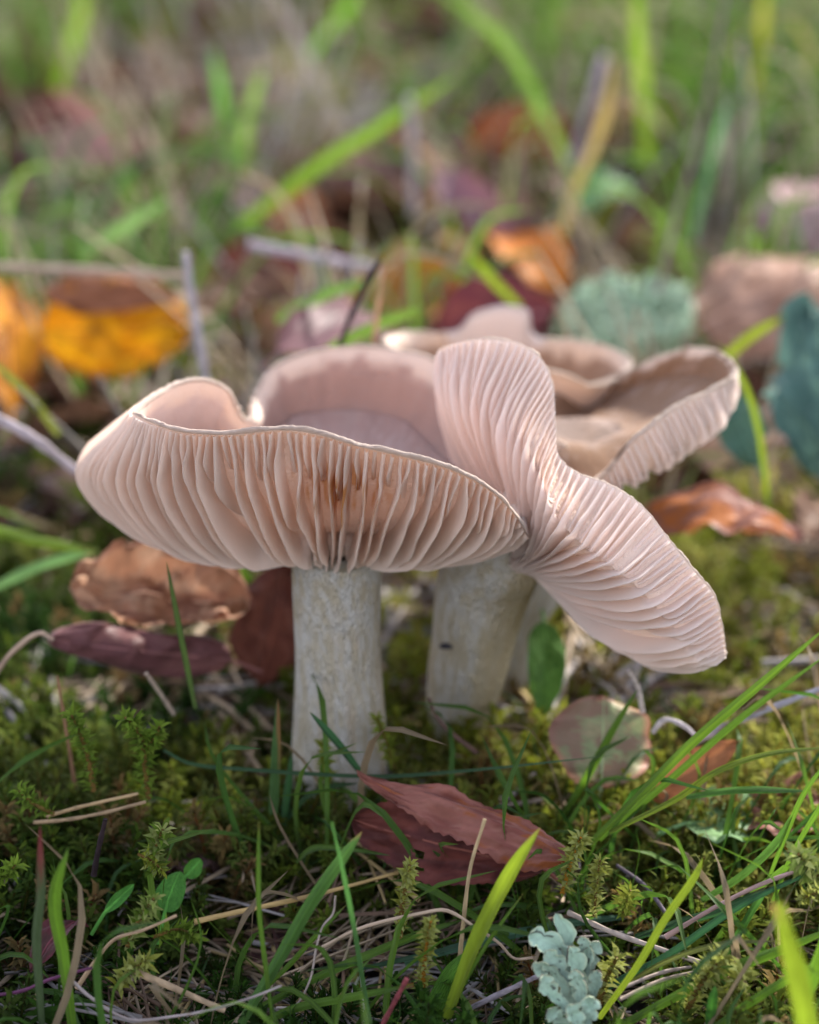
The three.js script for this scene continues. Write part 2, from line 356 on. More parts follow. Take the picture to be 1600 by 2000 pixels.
const colsD = [
  [[1237, 716, 752], [1215, 790, 760], [1090, 860, 772]],
  [[1165, 757, 738], [1150, 830, 748], [1040, 880, 765]],
  [[1085, 730, 730], [1075, 830, 742], [1010, 890, 762]],
  [[1000, 728, 727], [990, 835, 740], [985, 895, 760]],
  [[900, 722, 727], [905, 830, 740], [955, 895, 760]],
  [[810, 702, 731], [830, 810, 744], [930, 885, 764]],
  [[752, 676, 742], [780, 780, 756], [920, 870, 772]],
  [[752, 658, 756], [790, 760, 770], [925, 860, 782]],
  [[800, 648, 768], [830, 750, 780], [945, 855, 788]],
  [[868, 650, 772], [880, 750, 784], [965, 855, 790]],
  [[896, 642, 766], [915, 720, 780], [980, 855, 790]],
  [[922, 614, 762], [945, 710, 778], [990, 855, 790]],
  [[975, 596, 760], [985, 705, 778], [1000, 855, 790]],
  [[1030, 606, 762], [1020, 710, 778], [1010, 855, 789]],
  [[1047, 655, 768], [1050, 740, 782], [1020, 855, 788]],
  [[1110, 662, 772], [1100, 760, 782], [1045, 855, 785]],
  [[1175, 673, 768], [1160, 765, 778], [1070, 855, 781]],
  [[1222, 694, 760], [1200, 775, 769], [1085, 858, 777]],
];
const lobeD = P(970, 632, 762);
const footD = G(985, 1180, 0);
mushroom({
  label: 'farthest blewit of the cluster, its pale lobed rim rising behind the others', columns: colsD, top: [985, 880, 772], rStem: 8, gillDepth: 3, flesh: 5, foot: footD.clone().setY(-0.012), seed: 1301,
  gills: 0, capColour: (u, s, p) => mix3(capTone(31, [0.44, 0.31, 0.24], [0.52, 0.44, 0.42], 0.3)(u, s, p), [0.72, 0.66, 0.66], sstep(0.017, 0.011, p.distanceTo(lobeD) + 0.002 * noise(s * 9, u * 40))),
  stem: [footD.clone().setY(-0.016), footD.clone().setY(0.01), P(985, 990, 776), P(985, 860, 772)], radii: [8.5, 8, 7.5, 8],
});
// ---------------------------------------------------------------- builders for blades, stalks, leaves, moss and lichen
const toCam = (p) => CAM.clone().sub(p).normalize();
function frames(c, n, twist) {
  const out = []; let last = null;
  for (let i = 0; i <= n; i++) {
    const t = i / n, p = c.getPoint(t), T = c.getTangent(t); let W = T.clone().cross(toCam(p)).normalize();
    if (last && W.dot(last) < 0) W.negate(); last = W.clone();
    const Nn = W.clone().cross(T).normalize(), a = typeof twist === 'function' ? twist(t) : twist;
    const W2 = W.clone().multiplyScalar(Math.cos(a)).addScaledVector(Nn, Math.sin(a));
    out.push({ t, p, T, W: W2, N: W2.clone().cross(T).normalize() });
  }
  return out;
}
// a grass blade: a folded ribbon with a keel
function bladeGeometry(pts, w, o = {}) {
  const c = curve(pts), n = o.n ?? 28, m = 6, pos = [], col = [], uv = [], idx = [], seed = o.seed ?? 1, fold = o.fold ?? 0.35, cut = o.cut ?? 0;
  const base = o.col, tip = o.tip;
  for (const f of frames(c, n, o.twist ?? 0)) {
    const t = f.t, prof = (0.72 + 0.28 * sstep(0, 0.35, t)) * (t > 1 - 0.38 ? Math.pow(Math.max(cut, 1 - Math.pow((t - 0.62) / 0.38, 1.8)), 0.85) : 1);
    for (let j = 0; j <= m; j++) {
      const v = j / m * 2 - 1, hw = w * MM / 2 * prof;
      const p = f.p.clone().addScaledVector(f.W, v * hw).addScaledVector(f.N, -(Math.abs(v)) * hw * fold * (1 - 0.4 * t) + 0.12 * hw * noise(t * 6, v * 2, seed));
      pos.push(p.x, p.y, p.z); uv.push(j / m, t * 6);
      let k = mul3(base, 1 + 0.25 * noise(t * 5, seed, v) + 0.12 * noise(t * 40, seed * 3, v * 6) + 0.3 * noise(v * 8, seed, 2));
      if (Math.abs(v) < 0.2) k = mix3(k, mul3(base, 1.5), 0.35);
      if (tip) k = mix3(k, tip, sstep(o.tipFrom ?? 0.75, 1, t + 0.1 * noise(t * 8, v * 4, seed) + (o.tipEdge ?? 0) * v));
      col.push(...k);
    }
  }
  for (let i = 0; i < n; i++) for (let j = 0; j < m; j++) { const k = i * (m + 1) + j; idx.push(k, k + m + 1, k + 1, k + 1, k + m + 1, k + m + 2); }
  return geom(pos, idx, col, uv);
}
// a dry stalk or stem: a tapering tube with uneven thickness
function stalkGeometry(pts, w0, w1, colour, seed = 1, n = 30, k = 7) {
  const c = curve(pts), pos = [], col = [], uv = [], idx = [];
  for (const f of frames(c, n, 0)) {
    const r = lerp(w0, w1, f.t) / 2 * MM * (1 + 0.18 * noise(f.t * 11, seed)), s = colour;
    for (let j = 0; j <= k; j++) {
      const a = j / k * Math.PI * 2, p = f.p.clone().addScaledVector(f.W, Math.cos(a) * r).addScaledVector(f.N, Math.sin(a) * r * 0.75);
      pos.push(p.x, p.y, p.z); uv.push(j / k, f.t * 5); col.push(...mul3(s, 1 + 0.35 * noise(f.t * 14, seed, Math.cos(a)) + 0.15 * noise(f.t * 60, seed, a)));
    }
  }
  const w = k + 1; for (let i = 0; i < n; i++) for (let j = 0; j < k; j++) { const q = i * w + j; idx.push(q, q + w, q + 1, q + 1, q + w, q + w + 1); }
  for (const [row, d] of [[0, 1], [n * w, -1]]) for (let j = 1; j < k - 1; j++) idx.push(row, row + (d > 0 ? j + 1 : j), row + (d > 0 ? j : j + 1));
  return geom(pos, idx, col, uv);
}
// a fallen leaf: blade with veins, folds and curled edges; o.curlL / o.curlR roll the two halves (radians), o.bend arches its length
function leafGeometry(base, tip, o) {
  const L = tip.clone().sub(base), len = L.length(), T = L.clone().normalize(); let up = (o.up ? V3(...o.up) : V3(0, 1, 0)); up.addScaledVector(T, -up.dot(T)).normalize();
  up.applyAxisAngle(T, (o.roll ?? 0) * Math.PI / 180); const W = T.clone().cross(up).normalize();
  const na = o.na ?? 44, nb = 22, pos = [], col = [], uv = [], idx = [], seed = o.seed ?? 1, hw0 = o.width / 2 * MM, nv = o.veins ?? 7;
  for (let i = 0; i <= na; i++) for (let j = 0; j <= nb; j++) {
    const a = i / na, b = j / nb * 2 - 1, ab = Math.abs(b), round = o.round ?? 0.8;
    let hw = hw0 * Math.pow(Math.sin(Math.PI * Math.pow(a, round)), o.sharp ?? 0.75) + 0.00001;
    const saw = (o.serr ?? 0.06) * ((a * (o.teeth ?? 22)) % 1) * sstep(0.02, 0.15, a);
    hw *= 1 - saw * ab * ab + 0.06 * noise(a * 5, seed, b > 0 ? 3 : 8);
    const k = ((b < 0 ? o.curlL : o.curlR) ?? o.curl ?? 0.3) * (0.8 + 0.35 * noise(a * 2.5, seed, b > 0 ? 1 : 5)) * (o.curlTip ? lerp(1, o.curlTip, a) : 1), ang = ab * k;
    const x = Math.abs(k) < 0.02 ? hw * ab : hw / k * Math.sin(ang), y = Math.abs(k) < 0.02 ? 0 : hw / k * (1 - Math.cos(ang));
    const wr = (o.wrinkle ?? 0.05) * hw0 * (noise(a * 5, b * 2.4, seed) + 0.45 * noise(a * 12, b * 6, seed + 4) + 0.22 * Math.abs(noise(a * 24, b * 12, seed + 6)));
    const rip = (o.ripple ?? 0.1) * hw0 * ab * ab * Math.sin(a * 13 + seed * 2 + (b > 0 ? 1.7 : 0) + 2 * noise(a * 3, seed));
    const vv = Math.abs(((a - ab * 0.22) * nv + 50) % 1 - 0.5) * 2, vein = sstep(0.88, 1, vv) * (a > 0.05 ? 1 : 0);
    const lift = (o.bend ?? 0.1) * len * Math.sin(Math.PI * a) + (o.fold ?? 0.15) * ab * hw + y + wr + rip + 0.018 * hw0 * (0.5 - vein) * (1 - ab);
    let p = base.clone().addScaledVector(T, a * len).addScaledVector(W, Math.sign(b) * x).addScaledVector(up, lift);
    if (o.tipCurl) { const q = Math.max(0, a - 0.6) / 0.4, ta = q * q * o.tipCurl; p.addScaledVector(up, len * 0.16 * (1 - Math.cos(ta))).addScaledVector(T, -len * 0.2 * q * (1 - Math.cos(ta * 0.5))); }
    pos.push(p.x, p.y, p.z); uv.push(a * len * 40, b * hw0 * 40);
    const m = fbm(a * 7 + seed, b * 4, seed * 3), f = noise(a * 34, b * 22, seed);
    let c = mix3(o.col, o.col2 ?? mul3(o.col, 0.6), sstep(-0.25, 0.35, m + 0.25 * f));
    c = mul3(c, 1 + 0.16 * f); c = mix3(c, o.vein ?? mul3(o.col, 1.35), 0.45 * vein * (1 - 0.6 * ab));
    if (o.rim) c = mix3(c, o.rim, sstep(0.78, 0.98, Math.max(ab, Math.abs(a * 2 - 1)) + 0.06 * m));
    if (o.blot) c = mix3(c, o.blot, sstep(0.25, 0.4, noise(a * 6 + 9, b * 4, seed + 2) + 0.3 * f) * 0.8);
    if (o.flap) c = mix3(c, mul3(o.flap, 1 + 0.3 * f), sstep(0.42, 0.5, b + 0.05 * m));
    col.push(...c);
  }
  const hole = (i, j) => (o.holes ?? []).some(([x, y, r]) => Math.hypot((i + 0.5) / na - x, ((j + 0.5) / nb * 2 - 1 - y) * 0.4) < r * (1 + 0.4 * noise(i, j, seed)));
  for (let i = 0; i < na; i++) for (let j = 0; j < nb; j++) { if (hole(i, j)) continue; const k = i * (nb + 1) + j; idx.push(k, k + nb + 1, k + 1, k + 1, k + nb + 1, k + nb + 2); }
  const mid = []; for (let i = 0; i <= 10; i++) { const k = (Math.round(i / 10 * na) * (nb + 1) + nb / 2) * 3; mid.push(V3(pos[k], pos[k + 1], pos[k + 2])); }
  return { blade: geom(pos, idx, col, uv), mid };
}
const leafSpots = [];
function leaf(name, label, category, base, tip, o, group) {
  leafSpots.push(base.clone().lerp(tip, 0.5));
  const root = thing(name, label, category, base, group), g = leafGeometry(base, tip, o);
  part('leaf_blade', g.blade, o.mat ?? M.leaf, root);
  const rib = g.mid.slice(), dir = rib[0].clone().sub(rib[2]).normalize();
  if (o.stalk !== 0) rib.unshift(rib[0].clone().addScaledVector(dir, (o.stalk ?? 6) * MM).add(V3(0, -0.002, 0)));
  part('midrib', stalkGeometry(rib, o.rib ?? 0.9, 0.25, o.vein ?? mul3(o.col, 1.35), o.seed ?? 1, 24, 5), M.straw, root);
  return root;
}
// a moss shoot: a stem set round with small pointed leaves that bend outward
function mossGeometry(c, o) {
  const R = rng(o.seed), pos = [], col = [], idx = [], L = c.getLength(), n = o.leaves, gold = 2.39996, ref = V3(0.3, 0.1, 1);
  const tri = (a, b, d, k) => { const i = pos.length / 3; for (const q of [a, b, d]) { pos.push(q.x, q.y, q.z); col.push(...k); } idx.push(i, i + 1, i + 2); };
  for (let i = 0; i < n; i++) {
    const t = Math.pow((i + 0.5) / n, 0.85) * 0.99, p = c.getPoint(t), T = c.getTangent(t), A = ref.clone().cross(T).normalize(), B = T.clone().cross(A), a = i * gold + R() * 1.6;
    const out = A.multiplyScalar(Math.cos(a)).addScaledVector(B, Math.sin(a)), w = T.clone().cross(out).normalize(), len = 1.2 * o.len * MM * (0.55 + 0.8 * R()) * (t > 0.9 ? 0.8 : 1), rise = t > 0.88 ? 1.5 : 0.75, wd = o.leafWidth ?? 0.24;
    const q0 = p.clone().addScaledVector(out, 0.12 * MM), q1 = q0.clone().addScaledVector(out, len * 0.45).addScaledVector(T, len * 0.42 * rise), q2 = q1.clone().addScaledVector(out, len * 0.5).addScaledVector(T, len * (0.08 + 0.3 * (R() - 0.5)) * rise - len * 0.06);
    const k = mul3(mix3(o.col, o.col2 ?? o.col, R()), 0.8 + 0.45 * R()), s = len * wd;
    const l0 = q0.clone().addScaledVector(w, s * 0.6), r0 = q0.clone().addScaledVector(w, -s * 0.6), l1 = q1.clone().addScaledVector(w, s * 0.62), r1 = q1.clone().addScaledVector(w, -s * 0.62);
    tri(l0, r0, l1, k); tri(r0, r1, l1, k); tri(l1, r1, q2, k);
  }
  const sg = stalkGeometry(c.getPoints(8), o.stem ?? 0.7, (o.stem ?? 0.7) * 0.6, o.stemCol ?? [0.16, 0.09, 0.02], o.seed, 10, 5), g = geom(pos, idx, col);
  return [sg, g, L];
}
const bothGeometries = (list) => mergeGeometries(list.map((g) => { const q = g.clone(); return q; }));

// ---------------------------------------------------------------- fallen leaves
const DEADLEAF = 'fallen autumn leaves';
{
  const red = leaf('fallen_leaf', 'dark red leaf with folded-over edge and small holes, in front of the front stem', 'leaf', P(1060, 1700, 632), P(690, 1598, 640), { up: [0, 0.2, 0.97], width: 16, fold: 0.02, curlL: 0.5, curlR: 0.3, bend: 0.04, round: 1.3, sharp: 0.5, wrinkle: 0.24, ripple: 0.14, col: [0.17, 0.046, 0.035], col2: [0.10, 0.027, 0.024], blot: [0.075, 0.02, 0.016], vein: [0.22, 0.07, 0.05], holes: [[0.62, -0.35, 0.035], [0.60, -0.68, 0.03]], veins: 9, serr: 0.1, seed: 3, stalk: 3 });
  part('folded_edge', leafGeometry(P(1122, 1676, 622), P(698, 1512, 638), { up: [0.1, 0.8, 0.55], width: 12.5, fold: -0.25, curlL: -0.9, curlR: -0.7, bend: 0.035, round: 0.72, sharp: 0.7, wrinkle: 0.26, ripple: 0.2, col: [0.30, 0.115, 0.085], col2: [0.20, 0.062, 0.045], blot: [0.30, 0.085, 0.02], vein: [0.42, 0.20, 0.15], veins: 10, serr: 0.16, teeth: 17, seed: 93 }).blade, M.leaf, red);
}
leaf('fallen_leaf', 'glossy tan leaf curled like a scoop under the left side of the front cap', 'leaf', P(488, 1170, 700), P(135, 1150, 692), { up: [0, 0.75, 0.65], width: 30, fold: 0.0, ripple: 0.2, curlL: 1.5, curlR: 1.5, bend: -0.06, wrinkle: 0.3, sharp: 0.5, col: [0.50, 0.29, 0.18], col2: [0.38, 0.18, 0.10], blot: [0.2, 0.08, 0.05], seed: 5, stalk: 0 });
leaf('fallen_leaf', 'purplish brown leaf rolled into a tube lying below the glossy tan leaf', 'leaf', P(450, 1290, 694), P(95, 1250, 678), { up: [0, 0.4, 0.9], width: 25, fold: 0.0, curlL: -2.9, curlR: -2.9, ripple: 0.05, bend: 0.08, wrinkle: 0.2, sharp: 0.4, col: [0.18, 0.075, 0.07], col2: [0.13, 0.05, 0.05], seed: 6, stalk: 8 });
leaf('fallen_leaf', 'dark reddish brown leaf standing upright behind the front stem', 'leaf', P(505, 1340, 716), P(560, 1095, 726), { up: [0.1, 0, 1], width: 24, roll: 20, fold: 0.2, curl: -0.7, bend: 0.05, wrinkle: 0.12, col: [0.15, 0.048, 0.03], col2: [0.10, 0.03, 0.02], seed: 7, stalk: 2 });
leaf('round_leaf', 'round pale green leaf with a pink rim standing right of the stems', 'leaf', P(1172, 1540, 667), P(1178, 1358, 672), { up: [0.15, 0.25, 1], width: 24, fold: 0.06, curl: -0.25, bend: 0.04, wrinkle: 0.04, sharp: 0.52, round: 1, serr: 0, col: [0.27, 0.31, 0.16], col2: [0.31, 0.27, 0.16], rim: [0.46, 0.20, 0.14], blot: [0.25, 0.14, 0.11], ripple: 0.22, veins: 6, seed: 8, stalk: 6 });
leaf('fallen_leaf', 'narrow orange-brown leaf with curled tip right of the round green leaf', 'leaf', G(1262, 1560, 4), P(1460, 1440, 656), { up: [-0.3, 0.5, 1], width: 8.5, fold: 0.25, curl: 0.6, bend: 0.08, tipCurl: 1.2, col: [0.36, 0.14, 0.06], col2: [0.30, 0.11, 0.05], seed: 9, stalk: 18 });
leaf('fallen_leaf', 'pinkish brown leaf arched over the moss under the right-hand wing', 'leaf', P(1268, 990, 742), P(1568, 1052, 735), { width: 26, roll: -22, fold: -0.5, curl: -0.7, bend: 0.20, wrinkle: 0.12, col: [0.31, 0.14, 0.10], col2: [0.22, 0.085, 0.06], blot: [0.42, 0.13, 0.02], seed: 10, stalk: 4 });
leaf('broad_green_leaf', 'blue-green leaf standing at the right edge behind the cluster', 'leaf', P(1600, 915, 775), P(1590, 590, 800), { up: [-0.35, 0.1, 1], width: 26, fold: 0.2, curl: 0.8, bend: 0.03, sharp: 0.6, round: 0.9, wrinkle: 0.25, ripple: 0.4, serr: 0.2, teeth: 6, col: [0.11, 0.205, 0.165], col2: [0.08, 0.155, 0.125], seed: 11, stalk: 8 });
leaf('broad_green_leaf', 'small blue-green leaf low beside the right wing of the brown-topped cap', 'leaf', P(1478, 905, 770), P(1430, 775, 782), { up: [-0.2, 0.2, 1], width: 13, fold: 0.2, curl: 0.4, sharp: 0.6, serr: 0, ripple: 0.4, col: [0.08, 0.17, 0.11], col2: [0.06, 0.13, 0.09], seed: 12, stalk: 8 });
leaf('broad_green_leaf', 'green oval leaf hanging behind the leaning stem', 'leaf', P(1062, 1215, 706), P(1058, 1400, 700), { up: [0.2, 0.1, 1], width: 9.5, fold: 0.25, curl: -0.3, sharp: 0.6, serr: 0, col: [0.06, 0.14, 0.02], col2: [0.08, 0.17, 0.03], seed: 13, stalk: 5 });
leaf('fallen_leaf', 'yellow birch leaf leaning upright at the left with a brown folded top', 'leaf', P(82, 640, 850), P(370, 640, 862), { up: [-0.05, 0.3, 1], width: 30, fold: 0.1, curlL: 0.4, curlR: 0.5, bend: 0.05, wrinkle: 0.2, sharp: 0.45, col: [0.78, 0.36, 0.006], col2: [0.62, 0.22, 0.004], blot: [0.45, 0.17, 0.01], serr: 0.34, seed: 14, stalk: 3 });
leaf('fallen_leaf', 'brown leaf folded over the top of the yellow birch leaf', 'leaf', P(85, 572, 846), P(350, 580, 852), { up: [0, 0.6, 0.8], ripple: 0.3, width: 15, fold: 0.2, curl: -0.8, col: [0.27, 0.11, 0.055], col2: [0.20, 0.07, 0.03], seed: 15, stalk: 2 });
leaf('fallen_leaf', 'yellow-orange leaf cut off by the left edge', 'leaf', P(20, 800, 862), P(-10, 545, 905), { up: [0.3, 0.2, 1], width: 21, fold: 0.1, curl: 0.5, col: [0.66, 0.26, 0.006], col2: [0.42, 0.13, 0.01], blot: [0.2, 0.06, 0.01], seed: 16, stalk: 3 });
leaf('fallen_leaf', 'orange leaf with rolled edge standing behind the upright lobe', 'leaf', P(985, 470, 960), P(1095, 570, 925), { up: [0.35, 0.3, 1], width: 23, fold: 0.1, curlL: 1.0, curlR: 0.9, bend: 0.05, wrinkle: 0.12, sharp: 0.5, col: [0.55, 0.19, 0.02], col2: [0.42, 0.11, 0.012], seed: 17, stalk: 12 });
leaf('fallen_leaf', 'mauve leaf leaning against the orange rolled leaf', 'leaf', P(1000, 470, 975), P(850, 335, 1010), { up: [-0.3, 0.6, 0.6], width: 15, fold: 0.3, curl: 0.8, col: [0.26, 0.12, 0.14], col2: [0.18, 0.07, 0.085], seed: 18, stalk: 3 });
leaf('fallen_leaf', 'dark crimson leaf lying just behind the upright lobe', 'leaf', P(850, 640, 870), P(1085, 600, 880), { up: [0, 0.6, 0.8], width: 24, fold: 0.1, curl: 0.4, wrinkle: 0.14, col: [0.20, 0.05, 0.045], col2: [0.14, 0.03, 0.04], seed: 19 });
leaf('fallen_leaf', 'rust red leaf at the top middle right among grass', 'leaf', P(915, 285, 1120), P(1120, 270, 1130), { up: [0.1, 0.6, 0.8], width: 24, fold: 0.15, curl: 0.5, wrinkle: 0.12, sharp: 0.5, col: [0.34, 0.09, 0.02], col2: [0.24, 0.05, 0.025], seed: 20 });
leaf('fallen_leaf', 'curled leaf with pale outside and dark inside at the upper left', 'leaf', P(85, 215, 1120), P(275, 320, 1085), { up: [-0.35, 0.6, 0.5], width: 30, fold: 0.0, curlL: 1.6, curlR: 1.0, bend: 0.02, wrinkle: 0.08, col: [0.36, 0.20, 0.17], col2: [0.28, 0.13, 0.11], seed: 21 });
leaf('fallen_leaf', 'dark maroon leaf tucked inside the curled pale leaf at upper left', 'leaf', P(40, 270, 1115), P(190, 270, 1110), { up: [0, 0.5, 0.8], width: 22, curl: 0.5, col: [0.11, 0.025, 0.025], col2: [0.16, 0.04, 0.035], seed: 22 });
leaf('fallen_leaf', 'broad tan leaf arched at the right above the blue-green leaf', 'leaf', P(1370, 640, 880), P(1660, 520, 905), { up: [-0.2, 0.7, 0.6], width: 40, fold: -0.2, curl: -0.5, bend: 0.12, wrinkle: 0.1, col: [0.36, 0.21, 0.15], col2: [0.28, 0.15, 0.10], seed: 23 });
leaf('fallen_leaf', 'pale lilac-pink leaf at the right edge above the tan one', 'leaf', P(1495, 450, 1010), P(1680, 390, 1030), { up: [-0.3, 0.6, 0.7], width: 34, curl: -0.4, fold: -0.1, bend: 0.1, col: [0.42, 0.27, 0.27], col2: [0.33, 0.18, 0.18], seed: 24 });
leaf('fallen_leaf', 'dark red-brown leaf under the grey twig at centre left', 'leaf', P(420, 530, 985), P(610, 545, 975), { up: [0.1, 0.7, 0.6], width: 22, curl: 0.5, wrinkle: 0.12, col: [0.19, 0.055, 0.035], col2: [0.13, 0.035, 0.03], seed: 25 });
leaf('fallen_leaf', 'brown leaf lying flat at the right edge low behind the long blades', 'leaf', G(1425, 1590, 4), G(1680, 1640, 4), { width: 24, fold: 0.1, curl: 0.3, bend: 0.05, wrinkle: 0.14, col: [0.29, 0.13, 0.09], col2: [0.22, 0.085, 0.055], seed: 26 });
leaf('broad_green_leaf', 'pale green flat leaf beside the brown leaf at lower right', 'leaf', G(1340, 1612, 4), G(1500, 1625, 4), { width: 22, fold: 0.1, curl: 0.2, sharp: 0.55, serr: 0, col: [0.19, 0.32, 0.13], col2: [0.15, 0.27, 0.10], seed: 27 });
leaf('clover_leaf', 'smooth bright green heart-shaped leaf in the moss at lower left', 'leaf', P(322, 1782, 630), P(352, 1702, 634), { up: [-0.2, 0.5, 1], width: 6, fold: 0.2, curl: -0.3, sharp: 0.5, serr: 0, round: 0.7, col: [0.055, 0.18, 0.022], col2: [0.07, 0.21, 0.03], seed: 28, stalk: 5 });
leaf('clover_leaf', 'smallest bright green leaflet above the heart-shaped one', 'leaf', P(362, 1712, 638), P(392, 1678, 640), { up: [0.2, 0.4, 1], width: 3.6, fold: 0.25, sharp: 0.5, serr: 0, col: [0.07, 0.22, 0.03], col2: [0.09, 0.25, 0.03], seed: 29, stalk: 3 });
leaf('clover_leaf', 'narrow bright green leaflet left of the heart-shaped one', 'leaf', P(205, 1782, 626), P(262, 1727, 630), { up: [0, 0.5, 1], width: 2.6, fold: 0.4, sharp: 0.7, serr: 0, col: [0.07, 0.22, 0.03], col2: [0.06, 0.2, 0.03], seed: 30, stalk: 4 });
leaf('clover_leaf', 'broad green leaf blurred in the grass at upper right', 'leaf', P(1090, 420, 1010), P(1240, 360, 1035), { up: [-0.1, 0.8, 0.6], width: 17, curl: 0.6, sharp: 0.7, serr: 0, ripple: 0.3, col: [0.10, 0.23, 0.07], col2: [0.07, 0.17, 0.05], seed: 31 });
leaf('fallen_leaf', 'dull pink leaf at the upper centre behind the crossing blades', 'leaf', P(630, 350, 1075), P(760, 330, 1080), { up: [0, 0.5, 0.9], width: 20, curl: 0.5, col: [0.30, 0.17, 0.15], col2: [0.2, 0.1, 0.1], seed: 32 });
leaf('fallen_leaf', 'brown leaf with orange edge at the centre left, above the grey twig', 'leaf', P(520, 440, 1030), P(640, 410, 1035), { up: [0, 0.5, 0.9], width: 22, curl: 0.6, col: [0.34, 0.15, 0.06], col2: [0.24, 0.10, 0.07], seed: 33 });
leaf('fallen_leaf', 'plum-coloured leaf showing between the front cap and the grass behind it', 'leaf', P(540, 690, 800), P(760, 640, 850), { up: [-0.1, 0.7, 0.7], width: 18, curl: 0.4, col: [0.15, 0.065, 0.075], col2: [0.11, 0.045, 0.05], seed: 34 });
leaf('fallen_leaf', 'dark brown leaf half hidden in straw at the bottom left', 'leaf', G(150, 1800, 0), G(60, 1900, 0), { width: 8, curl: 0.5, wrinkle: 0.15, col: [0.12, 0.03, 0.035], col2: [0.07, 0.03, 0.025], seed: 35 });
leaf('fallen_leaf', 'dull brown leaf under the heart-shaped green leaf', 'leaf', G(300, 1700, -2), G(430, 1690, -3), { width: 22, curl: 0.4, wrinkle: 0.12, col: [0.11, 0.055, 0.045], col2: [0.075, 0.035, 0.03], seed: 36 });

// ---------------------------------------------------------------- grass blades: [label, mode, width mm, colour, points from foot to tip, options]
// 'up': the blade stands in an upright plane over its foot and leans by o.lean mm towards the camera; 'lie': it lies o.h mm above the moss
function pathOf(mode, pts, o) {
  if (mode === 'at') return pts.map(([x, y, t]) => P(x, y, t));
  if (mode === 'lie') return pts.map(([x, y], i) => G(x, y, Array.isArray(o.h) ? lerp(o.h[0], o.h[1], i / (pts.length - 1)) : (o.h ?? 6)));
  const f = o.z !== undefined ? U(pts[0][0], pts[0][1], o.z * MM) : G(pts[0][0], pts[0][1], o.y ?? -4);
  return pts.map(([x, y], i) => U(x, y, f.z + (o.lean ?? 4) * MM * i / (pts.length - 1)));
}
let bladeSeed = 40;
function blade(label, mode, w, col, pts, o = {}) {
  const p = pathOf(mode, pts, o), R = rng(++bladeSeed * 31);
  return single('grass_blade', bladeGeometry(p, w, { col, seed: bladeSeed, twist: (o.tw ?? (R() - 0.5) * 0.9), ...(R() < 0.45 ? { tip: [0.34, 0.22, 0.07], tipFrom: 0.9 + 0.07 * R() } : {}), ...o }), M.grass, p[0].clone(), label, 'grass blade', 'grass blades round the mushrooms');
}
function stalk(label, mode, w0, w1, col, pts, o = {}, name = 'dry_stalk', category = 'dry stalk') {
  const p = pathOf(mode, pts, o);
  return single(name, stalkGeometry(p, w0, w1, col, ++bladeSeed), M.straw, p[0].clone(), label, category, 'dry stalks in the moss');
}
blade('slender upright green blade left of the widest slanting blade', 'up', 1.0, C.fresh, [[533, 1995], [520, 1900], [506, 1780], [505, 1690], [506, 1603]]);
blade('wide flat green blade slanting up right under the front stem', 'up', 2.5, [0.09, 0.21, 0.035], [[470, 2000], [544, 1875], [606, 1766], [669, 1675], [708, 1623]], { lean: -6, tw: 0.1 });
blade('narrow upright blade with blunt tip crossing the widest slanting blade', 'up', 1.0, C.dark.map((x) => x * 1.7), [[724, 2000], [708, 1915], [694, 1828], [669, 1700], [648, 1605]], { lean: 8, cut: 0.35 });
blade('short arched blade lying level behind the crossing pair', 'up', 1.5, C.fresh.map((x) => x * 0.7), [[578, 1682], [612, 1656], [669, 1656], [764, 1671]], { z: 42, tw: 0.5 });
blade('broad upright blade with orange edge at the foot of the front stem', 'up', 2.1, [0.085, 0.18, 0.05], [[530, 1655], [534, 1580], [538, 1490], [543, 1362]], { tip: [0.42, 0.20, 0.07], tipFrom: 0.72, tipEdge: 0.22, tw: 0.1 });
blade('plain green blade touching the right side of the orange-edged one', 'up', 1.7, [0.06, 0.17, 0.05], [[548, 1650], [558, 1570], [571, 1463]], { tw: 0.25 });
blade('long bowed blade along the bottom edge below the front stem', 'up', 1.9, C.fresh, [[430, 2010], [606, 1915], [731, 1859], [830, 1820], [905, 1796]], { lean: -20, z: 75, tw: 0.4 });
blade('lowest bowed blade with an orange tip at bottom centre', 'up', 1.8, C.fresh, [[480, 2012], [575, 1969], [684, 1947], [808, 1923]], { z: 82, tip: C.orange, tipFrom: 0.95, tw: 0.4, cut: 0.4 });
blade('thin grey-green blade half hidden below the red leaf', 'up', 1.1, C.blue, [[690, 1895], [794, 1872], [915, 1843]], { z: 62, tw: 0.3 });
blade('thin blade running beside the widest slanting blade', 'up', 1.1, C.fresh, [[500, 1950], [570, 1880], [620, 1825], [678, 1766]], { lean: -4 });
blade('large folded blade with glowing yellow-green face in front of the red leaf', 'up', 3.0, C.lime, [[872, 1990], [925, 1850], [960, 1775], [1006, 1690], [1056, 1615]], { lean: -2, fold: 0.55, tw: -0.2 });
blade('swollen sheath blade at the foot of the large folded blade', 'up', 4.2, [0.10, 0.24, 0.03], [[838, 2015], [850, 1970], [880, 1910], [920, 1855]], { z: 78, fold: 0.7, tw: 0 });
blade('thin companion blade right of the large folded blade', 'up', 0.9, C.fresh, [[872, 2000], [910, 1915], [960, 1830], [1023, 1744]], { z: 78 });
blade('blue-green blade lying level behind the lichen', 'up', 2.0, [0.10, 0.22, 0.12], [[790, 1880], [900, 1848], [1000, 1824], [1130, 1800], [1288, 1785]], { z: 62, lean: -14, tw: 0.35 });
blade('dark blade tip rising from the right end of the red leaf', 'up', 1.7, C.fresh, [[1066, 1642], [1115, 1568], [1156, 1500], [1200, 1420], [1246, 1345]], { lean: -3 });
